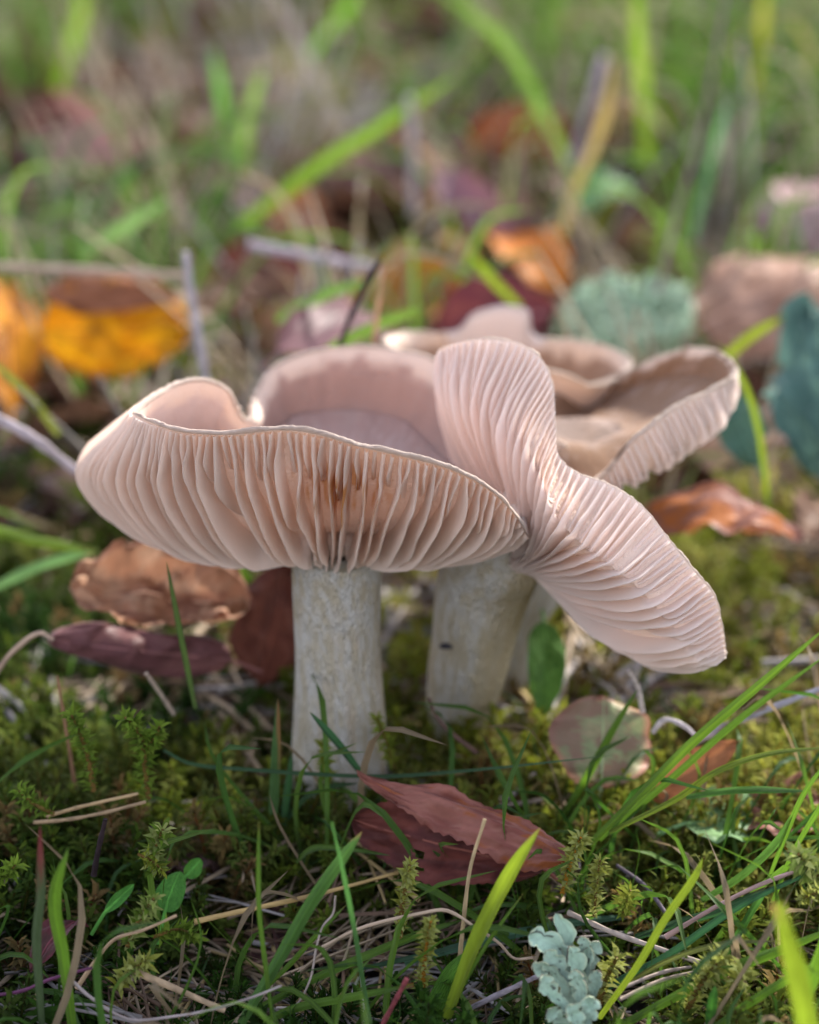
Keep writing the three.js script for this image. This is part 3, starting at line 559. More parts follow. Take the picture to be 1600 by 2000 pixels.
blade('long bright blade sweeping from the red leaf to the right edge', 'up', 2.0, [0.16, 0.29, 0.02], [[1150, 1650], [1250, 1552], [1350, 1452], [1480, 1340], [1620, 1220]], { z: 44, lean: -5, fold: 0.5, tw: 0.1 });
blade('paler blade running just below the long sweeping one', 'up', 1.5, C.fresh, [[1170, 1640], [1300, 1530], [1450, 1400], [1620, 1275]], { z: 38, lean: -10 });
blade('yellow-green arching blade over the flat green leaf at right', 'up', 1.4, C.lime, [[1190, 1625], [1320, 1560], [1400, 1506], [1500, 1472], [1640, 1458]], { z: 46, lean: -8, tw: 0.4 });
blade('level green blade lying on the brown leaf at the right edge', 'up', 1.7, [0.10, 0.24, 0.03], [[1340, 1556], [1440, 1542], [1580, 1545]], { z: 44, tw: 0.5 });
blade('upright bright blade with fine tip right of the lichen', 'up', 1.6, C.lime, [[1170, 1990], [1250, 1880], [1300, 1795], [1360, 1708], [1373, 1675]], { lean: -3 });
blade('dark green blade crossing low from the lichen to the right edge', 'up', 1.6, [0.045, 0.15, 0.05], [[1060, 2005], [1200, 1920], [1300, 1868], [1450, 1766], [1640, 1680]], { z: 78, lean: -4, tw: 0.25 });
blade('broad flat blade low at the right bottom corner', 'up', 2.2, C.fresh, [[1190, 2015], [1350, 1930], [1425, 1892], [1525, 1855], [1660, 1800]], { z: 86, lean: -4, tw: 0.2 });
blade('very near blurred blade at the bottom right corner', 'up', 3.8, C.lime, [[1590, 2100], [1575, 2000], [1550, 1880], [1518, 1765]], { z: 150, lean: 0, cut: 0.6, tw: 0.2 });
blade('arched yellowish blade with an orange stain right of the lichen', 'up', 1.2, C.olive.map((x) => x * 1.3), [[1220, 1925], [1275, 1890], [1350, 1858], [1425, 1841], [1530, 1838]], { z: 80, tip: [0.4, 0.25, 0.04], tipFrom: 0.9, tw: 0.4 });
blade('blade at the bottom right rising behind the broad flat one', 'up', 1.7, C.fresh, [[1390, 2010], [1470, 1955], [1540, 1912], [1640, 1860]], { z: 92, tw: 0.1 });
blade('short dark shoot standing in moss at the bottom right', 'up', 2.0, [0.05, 0.17, 0.02], [[1385, 2010], [1390, 1970], [1397, 1925]], { z: 94, tw: 0 });
blade('steep thin blade from the flat green leaf to the right edge', 'up', 1.1, C.fresh, [[1500, 1720], [1535, 1630], [1570, 1550], [1630, 1470]], { z: 60 });
blade('second steep thin blade nearest the right edge', 'up', 1.1, C.fresh, [[1510, 1760], [1550, 1665], [1600, 1580], [1640, 1520]], { z: 64 });
blade('slanting blade in the shade behind the dark crossing blade', 'up', 1.7, [0.09, 0.20, 0.03], [[1370, 1760], [1450, 1710], [1520, 1642], [1560, 1570]], { z: 56 });
blade('dull green blade low behind the upright bright one', 'up', 2.0, [0.05, 0.14, 0.04], [[1240, 1830], [1330, 1800], [1420, 1772], [1500, 1730]], { z: 62, tw: 0.5 });
blade('deep green blade rising left of the blurred near blade', 'up', 1.6, [0.07, 0.19, 0.03], [[1410, 1880], [1440, 1830], [1475, 1770], [1500, 1735]], { z: 70 });
blade('bright blade at the very edge of the bottom right corner', 'up', 2.6, C.fresh, [[1560, 2000], [1580, 1930], [1610, 1850], [1640, 1780]], { z: 100 });
blade('red-tipped old blade standing at the left edge', 'up', 1.8, [0.09, 0.14, 0.05], [[82, 2010], [76, 1925], [71, 1830], [79, 1750], [79, 1690], [78, 1610]], { tip: [0.30, 0.05, 0.05], tipFrom: 0.55, fold: 0.7, tw: 0.1 });
blade('bright green blade with notched tip right of the red-tipped old blade', 'up', 2.5, C.fresh, [[142, 2010], [122, 1860], [107, 1775], [110, 1730], [134, 1655]], { tw: 0.1 });
blade('long thin blade lying level across the feet of both stems', 'up', 0.9, [0.07, 0.18, 0.06], [[320, 1465], [370, 1490], [480, 1502], [740, 1516], [900, 1506], [1210, 1474]], { z: 18, lean: 18, tw: 0.3 });
blade('short green blade leaning on the foot of the front stem', 'up', 1.6, [0.06, 0.18, 0.06], [[712, 1520], [660, 1452], [605, 1390]], { z: 24, tw: 0.2 });
blade('dark arched blade low between the front stem and the red leaf', 'up', 1.3, [0.05, 0.13, 0.03], [[560, 1600], [600, 1555], [650, 1535], [700, 1530]], { z: 20, tw: 0.4 });
blade('slim blade standing against the rolled purplish leaf', 'up', 1.3, [0.13, 0.22, 0.04], [[382, 1385], [358, 1265], [325, 1095]], { z: 8 });
blade('bright bent blade reaching in from the left edge under the cap', 'up', 2.6, [0.22, 0.34, 0.03], [[-60, 1018], [60, 1052], [195, 1078]], { z: -70, tw: 0.3 });
blade('pale green blade bent below the bright one at the left edge', 'up', 2.6, [0.17, 0.32, 0.10], [[-20, 1150], [90, 1100], [195, 1072]], { z: -72, tw: 0.3 });
blade('green blade tip showing below the left underside of the front cap', 'up', 2.0, C.fresh, [[500, 1140], [460, 1105], [430, 1080]], { z: -60, tw: 0.3 });
blade('straight blade slanting up from the left edge over the yellow leaf', 'up', 2.2, C.olive.map((x) => x * 1.5), [[115, 850], [60, 780], [-30, 690]], { z: -110 });
blade('thin curved blade in front of the blue-green leaf at right', 'up', 1.6, C.lime, [[1500, 1050], [1496, 940], [1480, 830], [1450, 740], [1405, 670]], { z: -100 });
blade('yellow-green blade reaching right from the tip of the brown-topped cap', 'up', 2.8, [0.24, 0.30, 0.02], [[1395, 720], [1460, 660], [1535, 615]], { z: -150, tw: 0.2 });
blade('bright long blade slanting to the upper middle behind the front cap', 'up', 4.6, [0.22, 0.38, 0.03], [[470, 440], [560, 370], [630, 318], [750, 243], [905, 140]], { z: -330, lean: -20, tw: 0.1 });
blade('long arched green blade at the top right of centre', 'up', 4.0, [0.19, 0.33, 0.05], [[1125, 350], [1060, 220], [1015, 130], [955, 55], [840, -30]], { z: -400, tw: 0.1 });
blade('broad upright yellow-green blade at the top right', 'up', 4.6, [0.22, 0.34, 0.03], [[1265, 330], [1258, 210], [1250, 110], [1242, -60]], { z: -430, tw: 0.2 });
blade('broad bright blade at the top left corner', 'up', 5.0, [0.20, 0.36, 0.02], [[110, 190], [135, 110], [160, 20], [175, -60]], { z: -560, tw: 0.1 });
blade('pale green blade slanting over the yellow birch leaf', 'up', 4.2, [0.20, 0.34, 0.10], [[150, 505], [230, 450], [335, 385]], { z: -260, tw: 0.2 });
blade('green blade lying slantwise behind the back rim of the front cap', 'up', 3.2, [0.15, 0.28, 0.05], [[540, 625], [620, 580], [720, 545]], { z: -175, tw: 0.3 });
blade('green blade just behind the back rim of the front cap', 'up', 3.0, [0.18, 0.30, 0.04], [[620, 695], [680, 660], [760, 625], [830, 600]], { z: -130, tw: 0.3 });
blade('short green blade in front of the orange rolled leaf', 'up', 2.6, C.lime, [[1015, 600], [960, 545], [920, 495]], { z: -190, tw: 0.2 });
blade('tall yellowish blade near the top right corner', 'up', 3.6, [0.32, 0.33, 0.03], [[1470, 270], [1480, 150], [1490, 40], [1495, -40]], { z: -470, tw: 0.3 });
blade('arched straw-green blade curling in the top right corner', 'up', 2.6, [0.30, 0.27, 0.09], [[1500, 290], [1560, 190], [1585, 120], [1560, 55], [1520, 30]], { z: -470, tw: 0.3 });
blade('slanting straw-coloured blade right of the long arched one', 'up', 3.2, [0.36, 0.27, 0.10], [[1090, 480], [1120, 380], [1180, 230], [1200, 100]], { z: -330, tw: 0.3 });
blade('soft green blade standing left of the thin dark stem', 'up', 3.2, [0.13, 0.27, 0.11], [[1350, 470], [1385, 330], [1420, 190]], { z: -340, tw: 0.3 });
blade('tall green blade in the middle of the upper left grass', 'up', 4.2, [0.13, 0.32, 0.05], [[455, 330], [440, 220], [415, 90]], { z: -430, tw: 0.2 });
blade('light green blade beside the tall one in the upper left grass', 'up', 4.0, [0.20, 0.32, 0.07], [[470, 340], [485, 220], [520, 130]], { z: -420, tw: 0.4 });
blade('bright green blade at the top, left of the arched one', 'up', 4.2, [0.17, 0.36, 0.04], [[600, 110], [640, 60], [680, 10], [700, -30]], { z: -560, tw: 0.2 });

// ---------------------------------------------------------------- dry stalks and twigs
stalk('slim upright brown stalk in front of the red leaf', 'up', 0.9, 0.7, C.straw, [[898, 1870], [904, 1810], [919, 1694], [947, 1600]], { z: 72 });
stalk('pale bent stalk arching over the moss at lower left', 'up', 0.9, 0.6, [0.36, 0.24, 0.14], [[150, 1930], [188, 1875], [225, 1834], [281, 1816], [345, 1788]], { z: 80 });
stalk('thick pale stalk lying at the bottom left', 'up', 1.5, 1.2, [0.36, 0.25, 0.15], [[265, 1898], [344, 1931], [440, 1974]], { z: 82 });
stalk('upper of two parallel straws in the moss at left', 'up', 0.9, 0.6, [0.36, 0.24, 0.12], [[92, 1594], [160, 1575], [270, 1550]], { z: 35 });
stalk('lower of two parallel straws in the moss at left', 'up', 0.8, 0.7, [0.30, 0.20, 0.11], [[66, 1606], [120, 1602], [200, 1588], [285, 1566]], { z: 37 });
stalk('long golden straw passing under the widest slanting blade', 'lie', 1.2, 0.8, [0.42, 0.28, 0.11], [[380, 1800], [450, 1784], [606, 1750], [778, 1704]], { h: 3 });
stalk('thin arched straw between the moss shoots and the large folded blade', 'up', 0.7, 0.6, [0.40, 0.29, 0.20], [[630, 1850], [700, 1814], [825, 1783], [872, 1778], [930, 1812], [975, 1842], [1005, 1872], [1042, 1870]], { z: 74 });
stalk('dark red stem at the bottom centre', 'up', 1.1, 1.0, [0.20, 0.045, 0.05], [[745, 2005], [770, 1958], [795, 1912]], { z: 92 }, 'red_stem', 'stem');
stalk('grey-lilac stalk entering low from the right edge', 'up', 1.6, 1.5, [0.36, 0.33, 0.36], [[1350, 1455], [1430, 1412], [1500, 1385], [1640, 1330]], { z: 8 });
stalk('thin black stalk rising behind the back rim of the front cap', 'up', 1.3, 1.7, C.black, [[660, 690], [684, 620], [715, 552], [742, 510]], { z: -95, lean: -4 });
stalk('tan stalk beside the thin black one', 'up', 1.4, 1.1, [0.46, 0.26, 0.15], [[728, 690], [738, 600], [748, 520]], { z: -100, lean: -4 });
stalk('upright grey twig meeting the level one at left', 'up', 2.2, 2.0, [0.36, 0.32, 0.33], [[402, 745], [390, 670], [375, 590], [362, 492]], { z: -125, lean: -4 });
stalk('level tan twig lying in front of the yellow birch leaf', 'up', 2.6, 2.4, [0.42, 0.30, 0.22], [[-60, 518], [120, 526], [250, 532], [362, 540]], { z: -180 });
stalk('pale grey twig lying in the litter at upper centre', 'up', 3.0, 2.6, [0.40, 0.34, 0.36], [[485, 478], [600, 498], [740, 525]], { z: -210 });
stalk('tall thin dark stem down the upper right', 'up', 1.5, 1.3, [0.20, 0.13, 0.13], [[1285, 570], [1320, 420], [1372, 240], [1420, -20]], { z: -230, lean: -60 });
stalk('pale upright stalk at upper centre left of the long arched blade', 'up', 3.2, 3.0, [0.44, 0.39, 0.38], [[808, 420], [805, 300], [800, 190]], { z: -350 });
stalk('mauve stalk at the upper right of centre', 'up', 3.2, 2.8, [0.38, 0.30, 0.36], [[1115, 330], [1155, 200], [1180, 110]], { z: -400 });
stalk('pale straw arching through the top middle', 'up', 3.4, 3.0, [0.48, 0.40, 0.33], [[660, 240], [620, 160], [570, 60], [530, -20]], { z: -480 });
stalk('grey straw crossing the left of the picture beside the front cap', 'up', 3.0, 2.2, [0.40, 0.33, 0.33], [[-40, 800], [60, 852], [150, 920]], { z: -70 });
stalk('brown straw standing left of the front stem in the shade', 'up', 0.9, 0.6, [0.25, 0.13, 0.07], [[150, 1560], [138, 1480], [124, 1395], [112, 1320]], { z: 10 });
stalk('bent pale straw arching at the left edge below the rolled leaf', 'up', 1.3, 0.8, [0.38, 0.26, 0.18], [[-20, 1330], [30, 1268], [80, 1236], [105, 1250]], { z: -5 });
stalk('short pale straw in the dark moss below the rolled leaf', 'up', 1.1, 0.9, [0.38, 0.29, 0.22], [[340, 1395], [310, 1350], [285, 1315]], { z: 0 });
stalk('white bent straw beside the round green leaf', 'up', 1.2, 1.0, [0.50, 0.42, 0.38], [[1255, 1390], [1245, 1340], [1228, 1310]], { z: 6 });
stalk('looped white straw right of the round green leaf', 'up', 1.3, 1.0, [0.50, 0.43, 0.42], [[1275, 1430], [1300, 1405], [1340, 1420], [1365, 1445]], { z: 10 });
stalk('pale straw slanting behind the red leaf', 'lie', 1.1, 0.9, [0.38, 0.32, 0.29], [[920, 1600], [990, 1560], [1045, 1510]], { h: [1, 6] });
stalk('short pale straw lying right behind the red leaf', 'lie', 1.1, 0.9, [0.42, 0.32, 0.26], [[940, 1580], [1060, 1562]], { h: 3 });
stalk('brown curved stem leaning on the foot of the leaning stem', 'up', 0.9, 0.7, [0.14, 0.075, 0.06], [[930, 1470], [880, 1430], [850, 1395], [838, 1365]], { z: 2 });
stalk('black broken stem end in the moss at lower left', 'up', 1.4, 0.9, C.black, [[183, 1710], [192, 1660], [206, 1600]], { z: 54 });
stalk('thin purple stem crossing low at the left edge', 'up', 0.7, 0.6, [0.11, 0.03, 0.075], [[-20, 1945], [40, 1936], [100, 1912], [180, 1890]], { z: 84 });
stalk('grey wiry root along the bottom left', 'up', 0.7, 0.5, [0.33, 0.27, 0.25], [[130, 1905], [180, 1950], [250, 1990], [340, 1985], [420, 1970], [500, 1945], [550, 1925]], { z: 90 });
stalk('grey stalk lying behind the lichen towards the folded blade', 'up', 1.3, 1.0, [0.30, 0.25, 0.27], [[920, 1968], [1000, 1930], [1060, 1902]], { z: 78 });
stalk('straw passing under the upright bright blade at right', 'lie', 1.2, 1.0, [0.42, 0.33, 0.27], [[1110, 1782], [1200, 1822], [1265, 1845], [1400, 1890]], { h: 2 });
stalk('pinkish straw lying along the dark crossing blade', 'up', 1.1, 0.9, [0.40, 0.25, 0.22], [[1300, 1830], [1400, 1770], [1480, 1730], [1570, 1695]], { z: 68 });
stalk('dark wiry stem above the level blue-green blade', 'lie', 0.8, 0.8, [0.13, 0.10, 0.12], [[1205, 1690], [1260, 1730], [1302, 1785]], { h: 3 });
stalk('thin white rootlet beside the thin running blade', 'up', 0.45, 0.35, [0.40, 0.32, 0.28], [[540, 1968], [575, 1965], [605, 1915], [618, 1850], [630, 1810], [650, 1785], [655, 1750]], { z: 78 });
stalk('pair of pale straws at the bottom right, upper one', 'lie', 0.9, 0.7, [0.30, 0.23, 0.19], [[1215, 1930], [1290, 1900], [1350, 1888]], { h: 1 });
stalk('pair of pale straws at the bottom right, lower one', 'lie', 0.9, 0.7, [0.28, 0.21, 0.16], [[1210, 1952], [1290, 1915], [1355, 1898]], { h: 1 });
single('bark_crumb', new THREE.IcosahedronGeometry(1, 3).scale(0.0017, 0.0007, 0.0009).translate(...P(872, 1262, 680).toArray()), new THREE.MeshStandardMaterial({ color: new THREE.Color(0.015, 0.012, 0.018), roughness: 0.6 }), P(872, 1262, 680), 'tiny dark crumb stuck to the leaning stem', 'crumb');

// ---------------------------------------------------------------- moss shoots that stand out one by one
function mossShoot(label, pts, z, o) {
  const f = U(pts[0][0], pts[0][1], z * MM), p = pts.map(([x, y], i) => U(x, y, f.z + 2 * MM * i)), c = curve(p);
  const root = thing('moss_shoot', label, 'moss', f, 'moss shoots in front of the mushrooms'), [stem, leaves] = mossGeometry(c, { leaves: Math.round(c.getLength() / MM * 6.5), len: 1.9, col: C.moss, col2: C.moss2, ...o, len2: 0, seed: ++bladeSeed });
  part('stem', stem, M.straw, root); part('leaf', leaves, M.moss, root).userData.kind = 'stuff';
}
C.moss = [0.10, 0.17, 0.015]; C.moss2 = [0.17, 0.24, 0.03]; C.mossY = [0.24, 0.25, 0.03]; C.mossW = [0.34, 0.36, 0.12]; C.mossD = [0.04, 0.10, 0.012];
mossShoot('yellow moss shoot with orange stem at the right end of the red leaf', [[1098, 1745], [1110, 1700], [1122, 1660], [1135, 1636]], 58, { col: C.mossY, col2: C.mossW, len: 2.2, stem: 1.1, stemCol: [0.36, 0.15, 0.01] });
mossShoot('pale mossy spike right of the orange-stemmed shoot', [[1160, 1790], [1165, 1730], [1172, 1680]], 60, { col: C.mossY, col2: C.mossW });
mossShoot('moss shoot under the point of the red leaf', [[780, 1830], [785, 1770], [795, 1720], [800, 1690]], 62, { col: C.mossY, col2: C.mossW, stem: 1.3 });
mossShoot('orange-stemmed moss shoot left of the large folded blade', [[826, 1950], [828, 1890], [836, 1830], [842, 1800]], 76, { col: C.mossY, col2: C.mossW, stem: 1.0, stemCol: [0.28, 0.12, 0.01] });
mossShoot('moss shoot standing behind the level blue-green blade', [[1215, 1790], [1222, 1765], [1232, 1738]], 60, { col: C.mossY, col2: C.moss2, len: 2.2 });
mossShoot('bushy moss tip at the lower right edge', [[1640, 1740], [1600, 1712], [1575, 1690], [1560, 1668]], 70, { col: [0.16, 0.24, 0.03], col2: C.mossW, len: 2.8, stem: 1.6 });
mossShoot('short moss tip below the bushy one at the right edge', [[1640, 1735], [1600, 1742], [1568, 1755]], 76, { col: C.mossY, col2: C.mossW, len: 2.0 });
mossShoot('tall dark moss shoot left of the front stem', [[182, 1545], [172, 1480], [155, 1430], [140, 1398]], 30, { len: 2.2, stem: 1.2 });
mossShoot('dark bent moss shoot between left edge and front stem', [[290, 1560], [283, 1500], [278, 1450], [262, 1415], [245, 1402]], 30, { len: 2.4, stem: 1.3 });
mossShoot('side branch of moss leaning right over the dark shoot', [[278, 1470], [300, 1445], [312, 1420]], 32, { len: 2.2, stem: 1.0 });
mossShoot('low dark moss shoot near the parallel straws', [[105, 1590], [65, 1570], [38, 1545]], 40, { len: 2.2, stem: 1.0 });
mossShoot('star-topped moss shoot at the lower left', [[300, 1700], [302, 1660], [318, 1620]], 55, { len: 2.6, col2: C.mossW, stem: 0.9 });
mossShoot('moss shoot pointing down right of the star-topped one', [[270, 1668], [295, 1680], [318, 1700]], 58, { len: 2.0, col: C.mossY });
mossShoot('upright moss shoot in the middle of the lower left tangle', [[248, 1850], [270, 1800], [300, 1755]], 74, { len: 2.4, col2: C.mossW, stem: 1.1 });
mossShoot('lighter moss shoot with spread tip above the thick pale stalk', [[225, 1930], [250, 1900], [285, 1875]], 80, { len: 2.5, col: C.mossY, col2: C.mossW });
mossShoot('moss shoot drooping right over the straws at lower left', [[300, 1830], [350, 1815], [385, 1830]], 76, { len: 2.4 });
mossShoot('dark moss tip at the left edge above the red-tipped blade', [[-20, 1715], [10, 1710], [30, 1690]], 58, { len: 2.3 });
mossShoot('moss shoot standing close before the foot of the front stem', [[640, 1560], [638, 1500], [632, 1450]], 16, { len: 1.8, col: C.moss2, col2: C.mossY });
mossShoot('moss shoot leaning between the two stems', [[770, 1500], [755, 1450], [735, 1400]], 8, { len: 1.8, col: C.moss2, col2: C.mossY });
mossShoot('golden moss tuft behind the lichen', [[1170, 1960], [1185, 1910], [1205, 1870]], 78, { len: 2.3, col: C.mossY, col2: C.mossW, stem: 1.4 });
mossShoot('pale bristly moss shoot at the bottom right', [[1330, 2000], [1370, 1920], [1410, 1870]], 84, { len: 2.8, col: C.mossW, col2: C.mossY, stem: 1.4 });
mossShoot('second bristly moss shoot at the bottom right', [[1400, 2000], [1430, 1940], [1450, 1900]], 86, { len: 2.8, col: C.mossW, col2: C.mossY, stem: 1.4 });

// ---------------------------------------------------------------- lichen
function lobeGeometry(pts, w, seed, o = {}) {                       // a flat leathery lobe with scalloped edge, round end and dark underside
  const c = curve(pts), n = 44, m = 12, pos = [], col = [], uv = [], idx = [];
  for (const layer of [0, 1]) for (const f of frames(c, n, o.twist ?? 0)) for (let j = 0; j <= m; j++) {
    const v = j / m * 2 - 1, t = f.t, end = Math.sqrt(Math.max(0.0, 1 - Math.pow(Math.max(0, (t - 0.72) / 0.28), 2)));
    const scal = 0.5 + 0.62 * Math.pow(Math.abs(Math.sin(t * Math.PI * (o.lobes ?? 3.2) + seed + (v > 0 ? 1.1 : 0))), 0.55) + 0.12 * noise(t * 15, seed, v > 0 ? 3 : 9);
    const hw = w * MM / 2 * (0.62 + 0.55 * t) * end * scal + 0.00001, ed = Math.abs(v) > 0.9 ? 1 : 0;
    const p = f.p.clone().addScaledVector(f.W, v * hw).addScaledVector(f.N, (o.cup ?? 0.55) * v * v * hw * (1 + 0.7 * noise(t * 6, seed, v > 0 ? 2 : 5)) + 0.14 * w * MM * noise(t * 4, v * 1.6, seed) - layer * 0.35 * MM * (1 - ed * 0.6));
    pos.push(p.x, p.y, p.z); uv.push(t * 2, v);
    const g = noise(t * 18, v * 8, seed), top = mix3(mul3(o.col ?? C.mint, 0.92 + 0.14 * g), [0.62, 0.66, 0.42], sstep(0.8, 1, Math.abs(v) + (t > 0.93 ? 0.3 : 0)) * 0.7);
    col.push(...(layer ? o.below ?? [0.06, 0.04, 0.03] : mix3(top, [0.04, 0.035, 0.03], sstep(0.72, 0.8, noise(t * 9, v * 4, seed + 8) + 0.2 * g))));
  }
  const W = m + 1, H = (n + 1) * W;
  for (let i = 0; i < n; i++) for (let j = 0; j < m; j++) { const k = i * W + j; idx.push(k, k + W, k + 1, k + 1, k + W, k + W + 1, H + k, H + k + 1, H + k + W, H + k + 1, H + k + W + 1, H + k + W); }
  for (let i = 0; i < n; i++) for (const j of [0, m]) { const k = i * W + j; idx.push(k, H + k, k + W, H + k, H + k + W, k + W); }
  return geom(pos, idx, col, uv);
}
{
  const at = P(1110, 1990, 592), root = thing('lichen', 'pale blue-green leafy lichen with ruffled lobes at the bottom right of centre', 'lichen', at);
  const L = [
    [[[1120, 1960], [1118, 1900], [1104, 1840], [1086, 1784]], 3.4, 600], [[[1130, 1930], [1105, 1865], [1070, 1838], [1032, 1828]], 4.4, 598], [[[1105, 1930], [1085, 1900], [1062, 1888], [1040, 1884]], 3.0, 594],
    [[[1140, 1950], [1146, 1900], [1152, 1862], [1170, 1838]], 3.6, 599], [[[1118, 1960], [1104, 1920], [1084, 1885], [1066, 1858]], 4.4, 595], [[[1130, 1970], [1138, 1940], [1130, 1912], [1122, 1896]], 3.2, 592],
    [[[1118, 1985], [1090, 1955], [1068, 1930], [1060, 1905]], 3.2, 591], [[[1140, 2000], [1152, 1975], [1150, 1945]], 3.8, 590], [[[1130, 1930], [1148, 1890], [1146, 1850], [1136, 1830]], 2.8, 598],
    [[[1115, 1960], [1125, 1920], [1122, 1880], [1112, 1850]], 4.0, 596], [[[1110, 2010], [1085, 1985], [1070, 1972]], 3.4, 589], [[[1150, 1960], [1165, 1925], [1168, 1895]], 2.8, 595], [[[1130, 2020], [1120, 1985], [1108, 1965]], 3.8, 588],
  ];
  L.forEach(([pts, w, t], i) => part('lobe', lobeGeometry(pts.map(([x, y], k) => P(x, y, t - k * 0.6)), w, i * 5 + 2, { twist: (i % 3 - 1) * 0.5 }), M.lichen, root));
}
{
  const R = rng(909), at = P(1220, 640, 880), root = thing('lichen', 'frilly pale green lichen cushion behind the brown-topped cap', 'lichen', at), gs = [];
  for (let i = 0; i < 150; i++) {
    const a = R() * 6.28, r = Math.sqrt(R()), x = 1222 + Math.cos(a) * r * 128, y = 628 + Math.sin(a) * r * 66, q = P(x, y, 880 - 6 * Math.sin(a) * r), d = V3(R() - 0.5, R() * 0.5 + 0.3, R() * 0.7).normalize();
    gs.push(lobeGeometry([q.clone().addScaledVector(d, -0.004), q, q.clone().addScaledVector(d, 0.004), q.clone().addScaledVector(d, 0.007)], 3.4 + 2 * R(), i, { twist: R() * 3, cup: 0.7, below: [0.48, 0.64, 0.44], col: mix3([0.46, 0.66, 0.42], [0.62, 0.76, 0.58], R()) }));
  }
  part('lobe', mergeGeometries(gs), M.lichen, root).userData.kind = 'stuff';
}
// ---------------------------------------------------------------- what nobody could count: moss, grass, straw and litter
function scatter(name, label, category, geo, mat, list) {
  const m = new THREE.InstancedMesh(geo, mat, list.length), q = new THREE.Quaternion(), e = new THREE.Euler(), s = new THREE.Vector3(), mt = new THREE.Matrix4(), c = new THREE.Color();
  list.forEach((p, i) => { e.set(p.rx ?? 0, p.ry, p.rz ?? 0, 'YXZ'); q.setFromEuler(e); mt.compose(p.at, q, s.setScalar(p.s)); m.setMatrixAt(i, mt); c.setRGB(...p.c); m.setColorAt(i, c); });
  m.name = numbered(name); m.castShadow = m.receiveShadow = true; scene.add(m);
  return tag(m, label, category, null, 'stuff');
}
const W1 = [1, 1, 1];
// how wide the picture is at that depth, for spreading things a little beyond it
const halfWidth = (z) => 0.085 * (CAM.z - z) / 0.6 + 0.06 + 0.15 * Math.max(0, -z - 0.1);
const wet = (x, z) => fbm(x * 22 + 40, 0, z * 22 + 9);
function mossClump(seed, n, spread, hgt, len) {
  const R = rng(seed), gs = [];
  for (let i = 0; i < n; i++) {
    const a = R() * 6.28, r = Math.sqrt(R()) * spread * MM, h = hgt * (0.6 + 0.7 * R()) * MM, lx = (R() - 0.5) * 1.3, lz = (R() - 0.5) * 1.3, x = Math.cos(a) * r, z = Math.sin(a) * r;
    const c = curve([V3(x, 0, z), V3(x + lx * h * 0.3, h * 0.5, z + lz * h * 0.3), V3(x + lx * h, h, z + lz * h)]);
    const [st, lv] = mossGeometry(c, { leaves: Math.round(h / MM * 4.4), len, col: [0.75, 0.85, 0.8], col2: [1.2, 1.15, 1.1], seed: seed * 17 + i, stem: 0.6, stemCol: [1.1, 0.6, 0.5], leafWidth: 0.22 });
    gs.push(st, lv);
  }
  return mergeGeometries(gs);
}
{
  const R = rng(5150), near = [], far = [], step = 0.0042;
  for (let z = 0.125; z > -1.7;) {
    const st = step * (1 + Math.max(0, -z + 0.02) * 5), w = halfWidth(z) + 0.02;
    for (let x = -w; x < w; x += st) {
      const X = CAM.x + x + (R() - 0.5) * st * 1.4, Z = z + (R() - 0.5) * st * 1.4, d = wet(X, Z), right = sstep(-0.05, 0.09, X + 0.25 * (0.02 - Z) + 0.03 * noise(X * 30, 1, Z * 30));
      const p = 0.80 + 0.5 * d - sstep(0.01, 0.07, Z) * (0.58 + 0.2 * sstep(0.03, -0.03, X)) - 0.35 * sstep(-0.16, -0.4, Z);
      if (R() > p) continue;
      const hue = clamp(right * 0.75 + 0.5 * noise(X * 25, 9, Z * 25) + 0.2 * (R() - 0.5) + 0.15 * sstep(-0.02, -0.12, Z), 0, 1);
      const c = mul3(mix3([0.030, 0.072, 0.008], mix3([0.20, 0.215, 0.02], [0.34, 0.31, 0.10], R() * R()), hue), 0.62 + 0.28 * hue + 0.5 * R());
      const brown = R() < 0.1 ? mix3(c, [0.20, 0.12, 0.05], 0.8) : c;
      (Z > -0.11 ? near : far).push({ at: V3(X, soil(X, Z) - 0.001, Z), ry: R() * 6.28, rx: (R() - 0.5) * 0.5, rz: (R() - 0.5) * 0.5, s: (0.65 + 0.75 * R() + 0.3 * d) * (Z > -0.11 ? 1 : 1.35), c: brown });
    }
    z -= st;
  }
  scatter('moss_carpet', 'carpet of green and yellow feathery moss round the mushroom stems', 'moss', mossClump(7, 5, 5, 13, 2.1), M.moss, near);
  scatter('moss_carpet', 'blurred carpet of yellow-green moss spreading behind the mushrooms', 'moss', mossClump(9, 6, 5, 9, 2.1), M.moss, far);
}
function tuft(seed, n, h, w, spread, lean) {
  const R = rng(seed), gs = [];
  for (let i = 0; i < n; i++) {
    const a = R() * 6.28, l = lean * (0.3 + R()), hh = h * (0.55 + 0.6 * R()) * MM, x = (R() - 0.5) * spread * MM, z = (R() - 0.5) * spread * MM, dx = Math.cos(a) * l * hh, dz = Math.sin(a) * l * hh;
    gs.push(bladeGeometry([V3(x, 0, z), V3(x + dx * 0.2, hh * 0.5, z + dz * 0.2), V3(x + dx * 0.6, hh * 0.85, z + dz * 0.6), V3(x + dx * 1.15, hh * (1 - 0.25 * l), z + dz * 1.15)], w * (0.7 + 0.5 * R()), { col: mul3(W1, 0.85 + 0.3 * R()), seed: seed + i, n: 9, twist: R() * 3 }));
  }
  return mergeGeometries(gs);
}
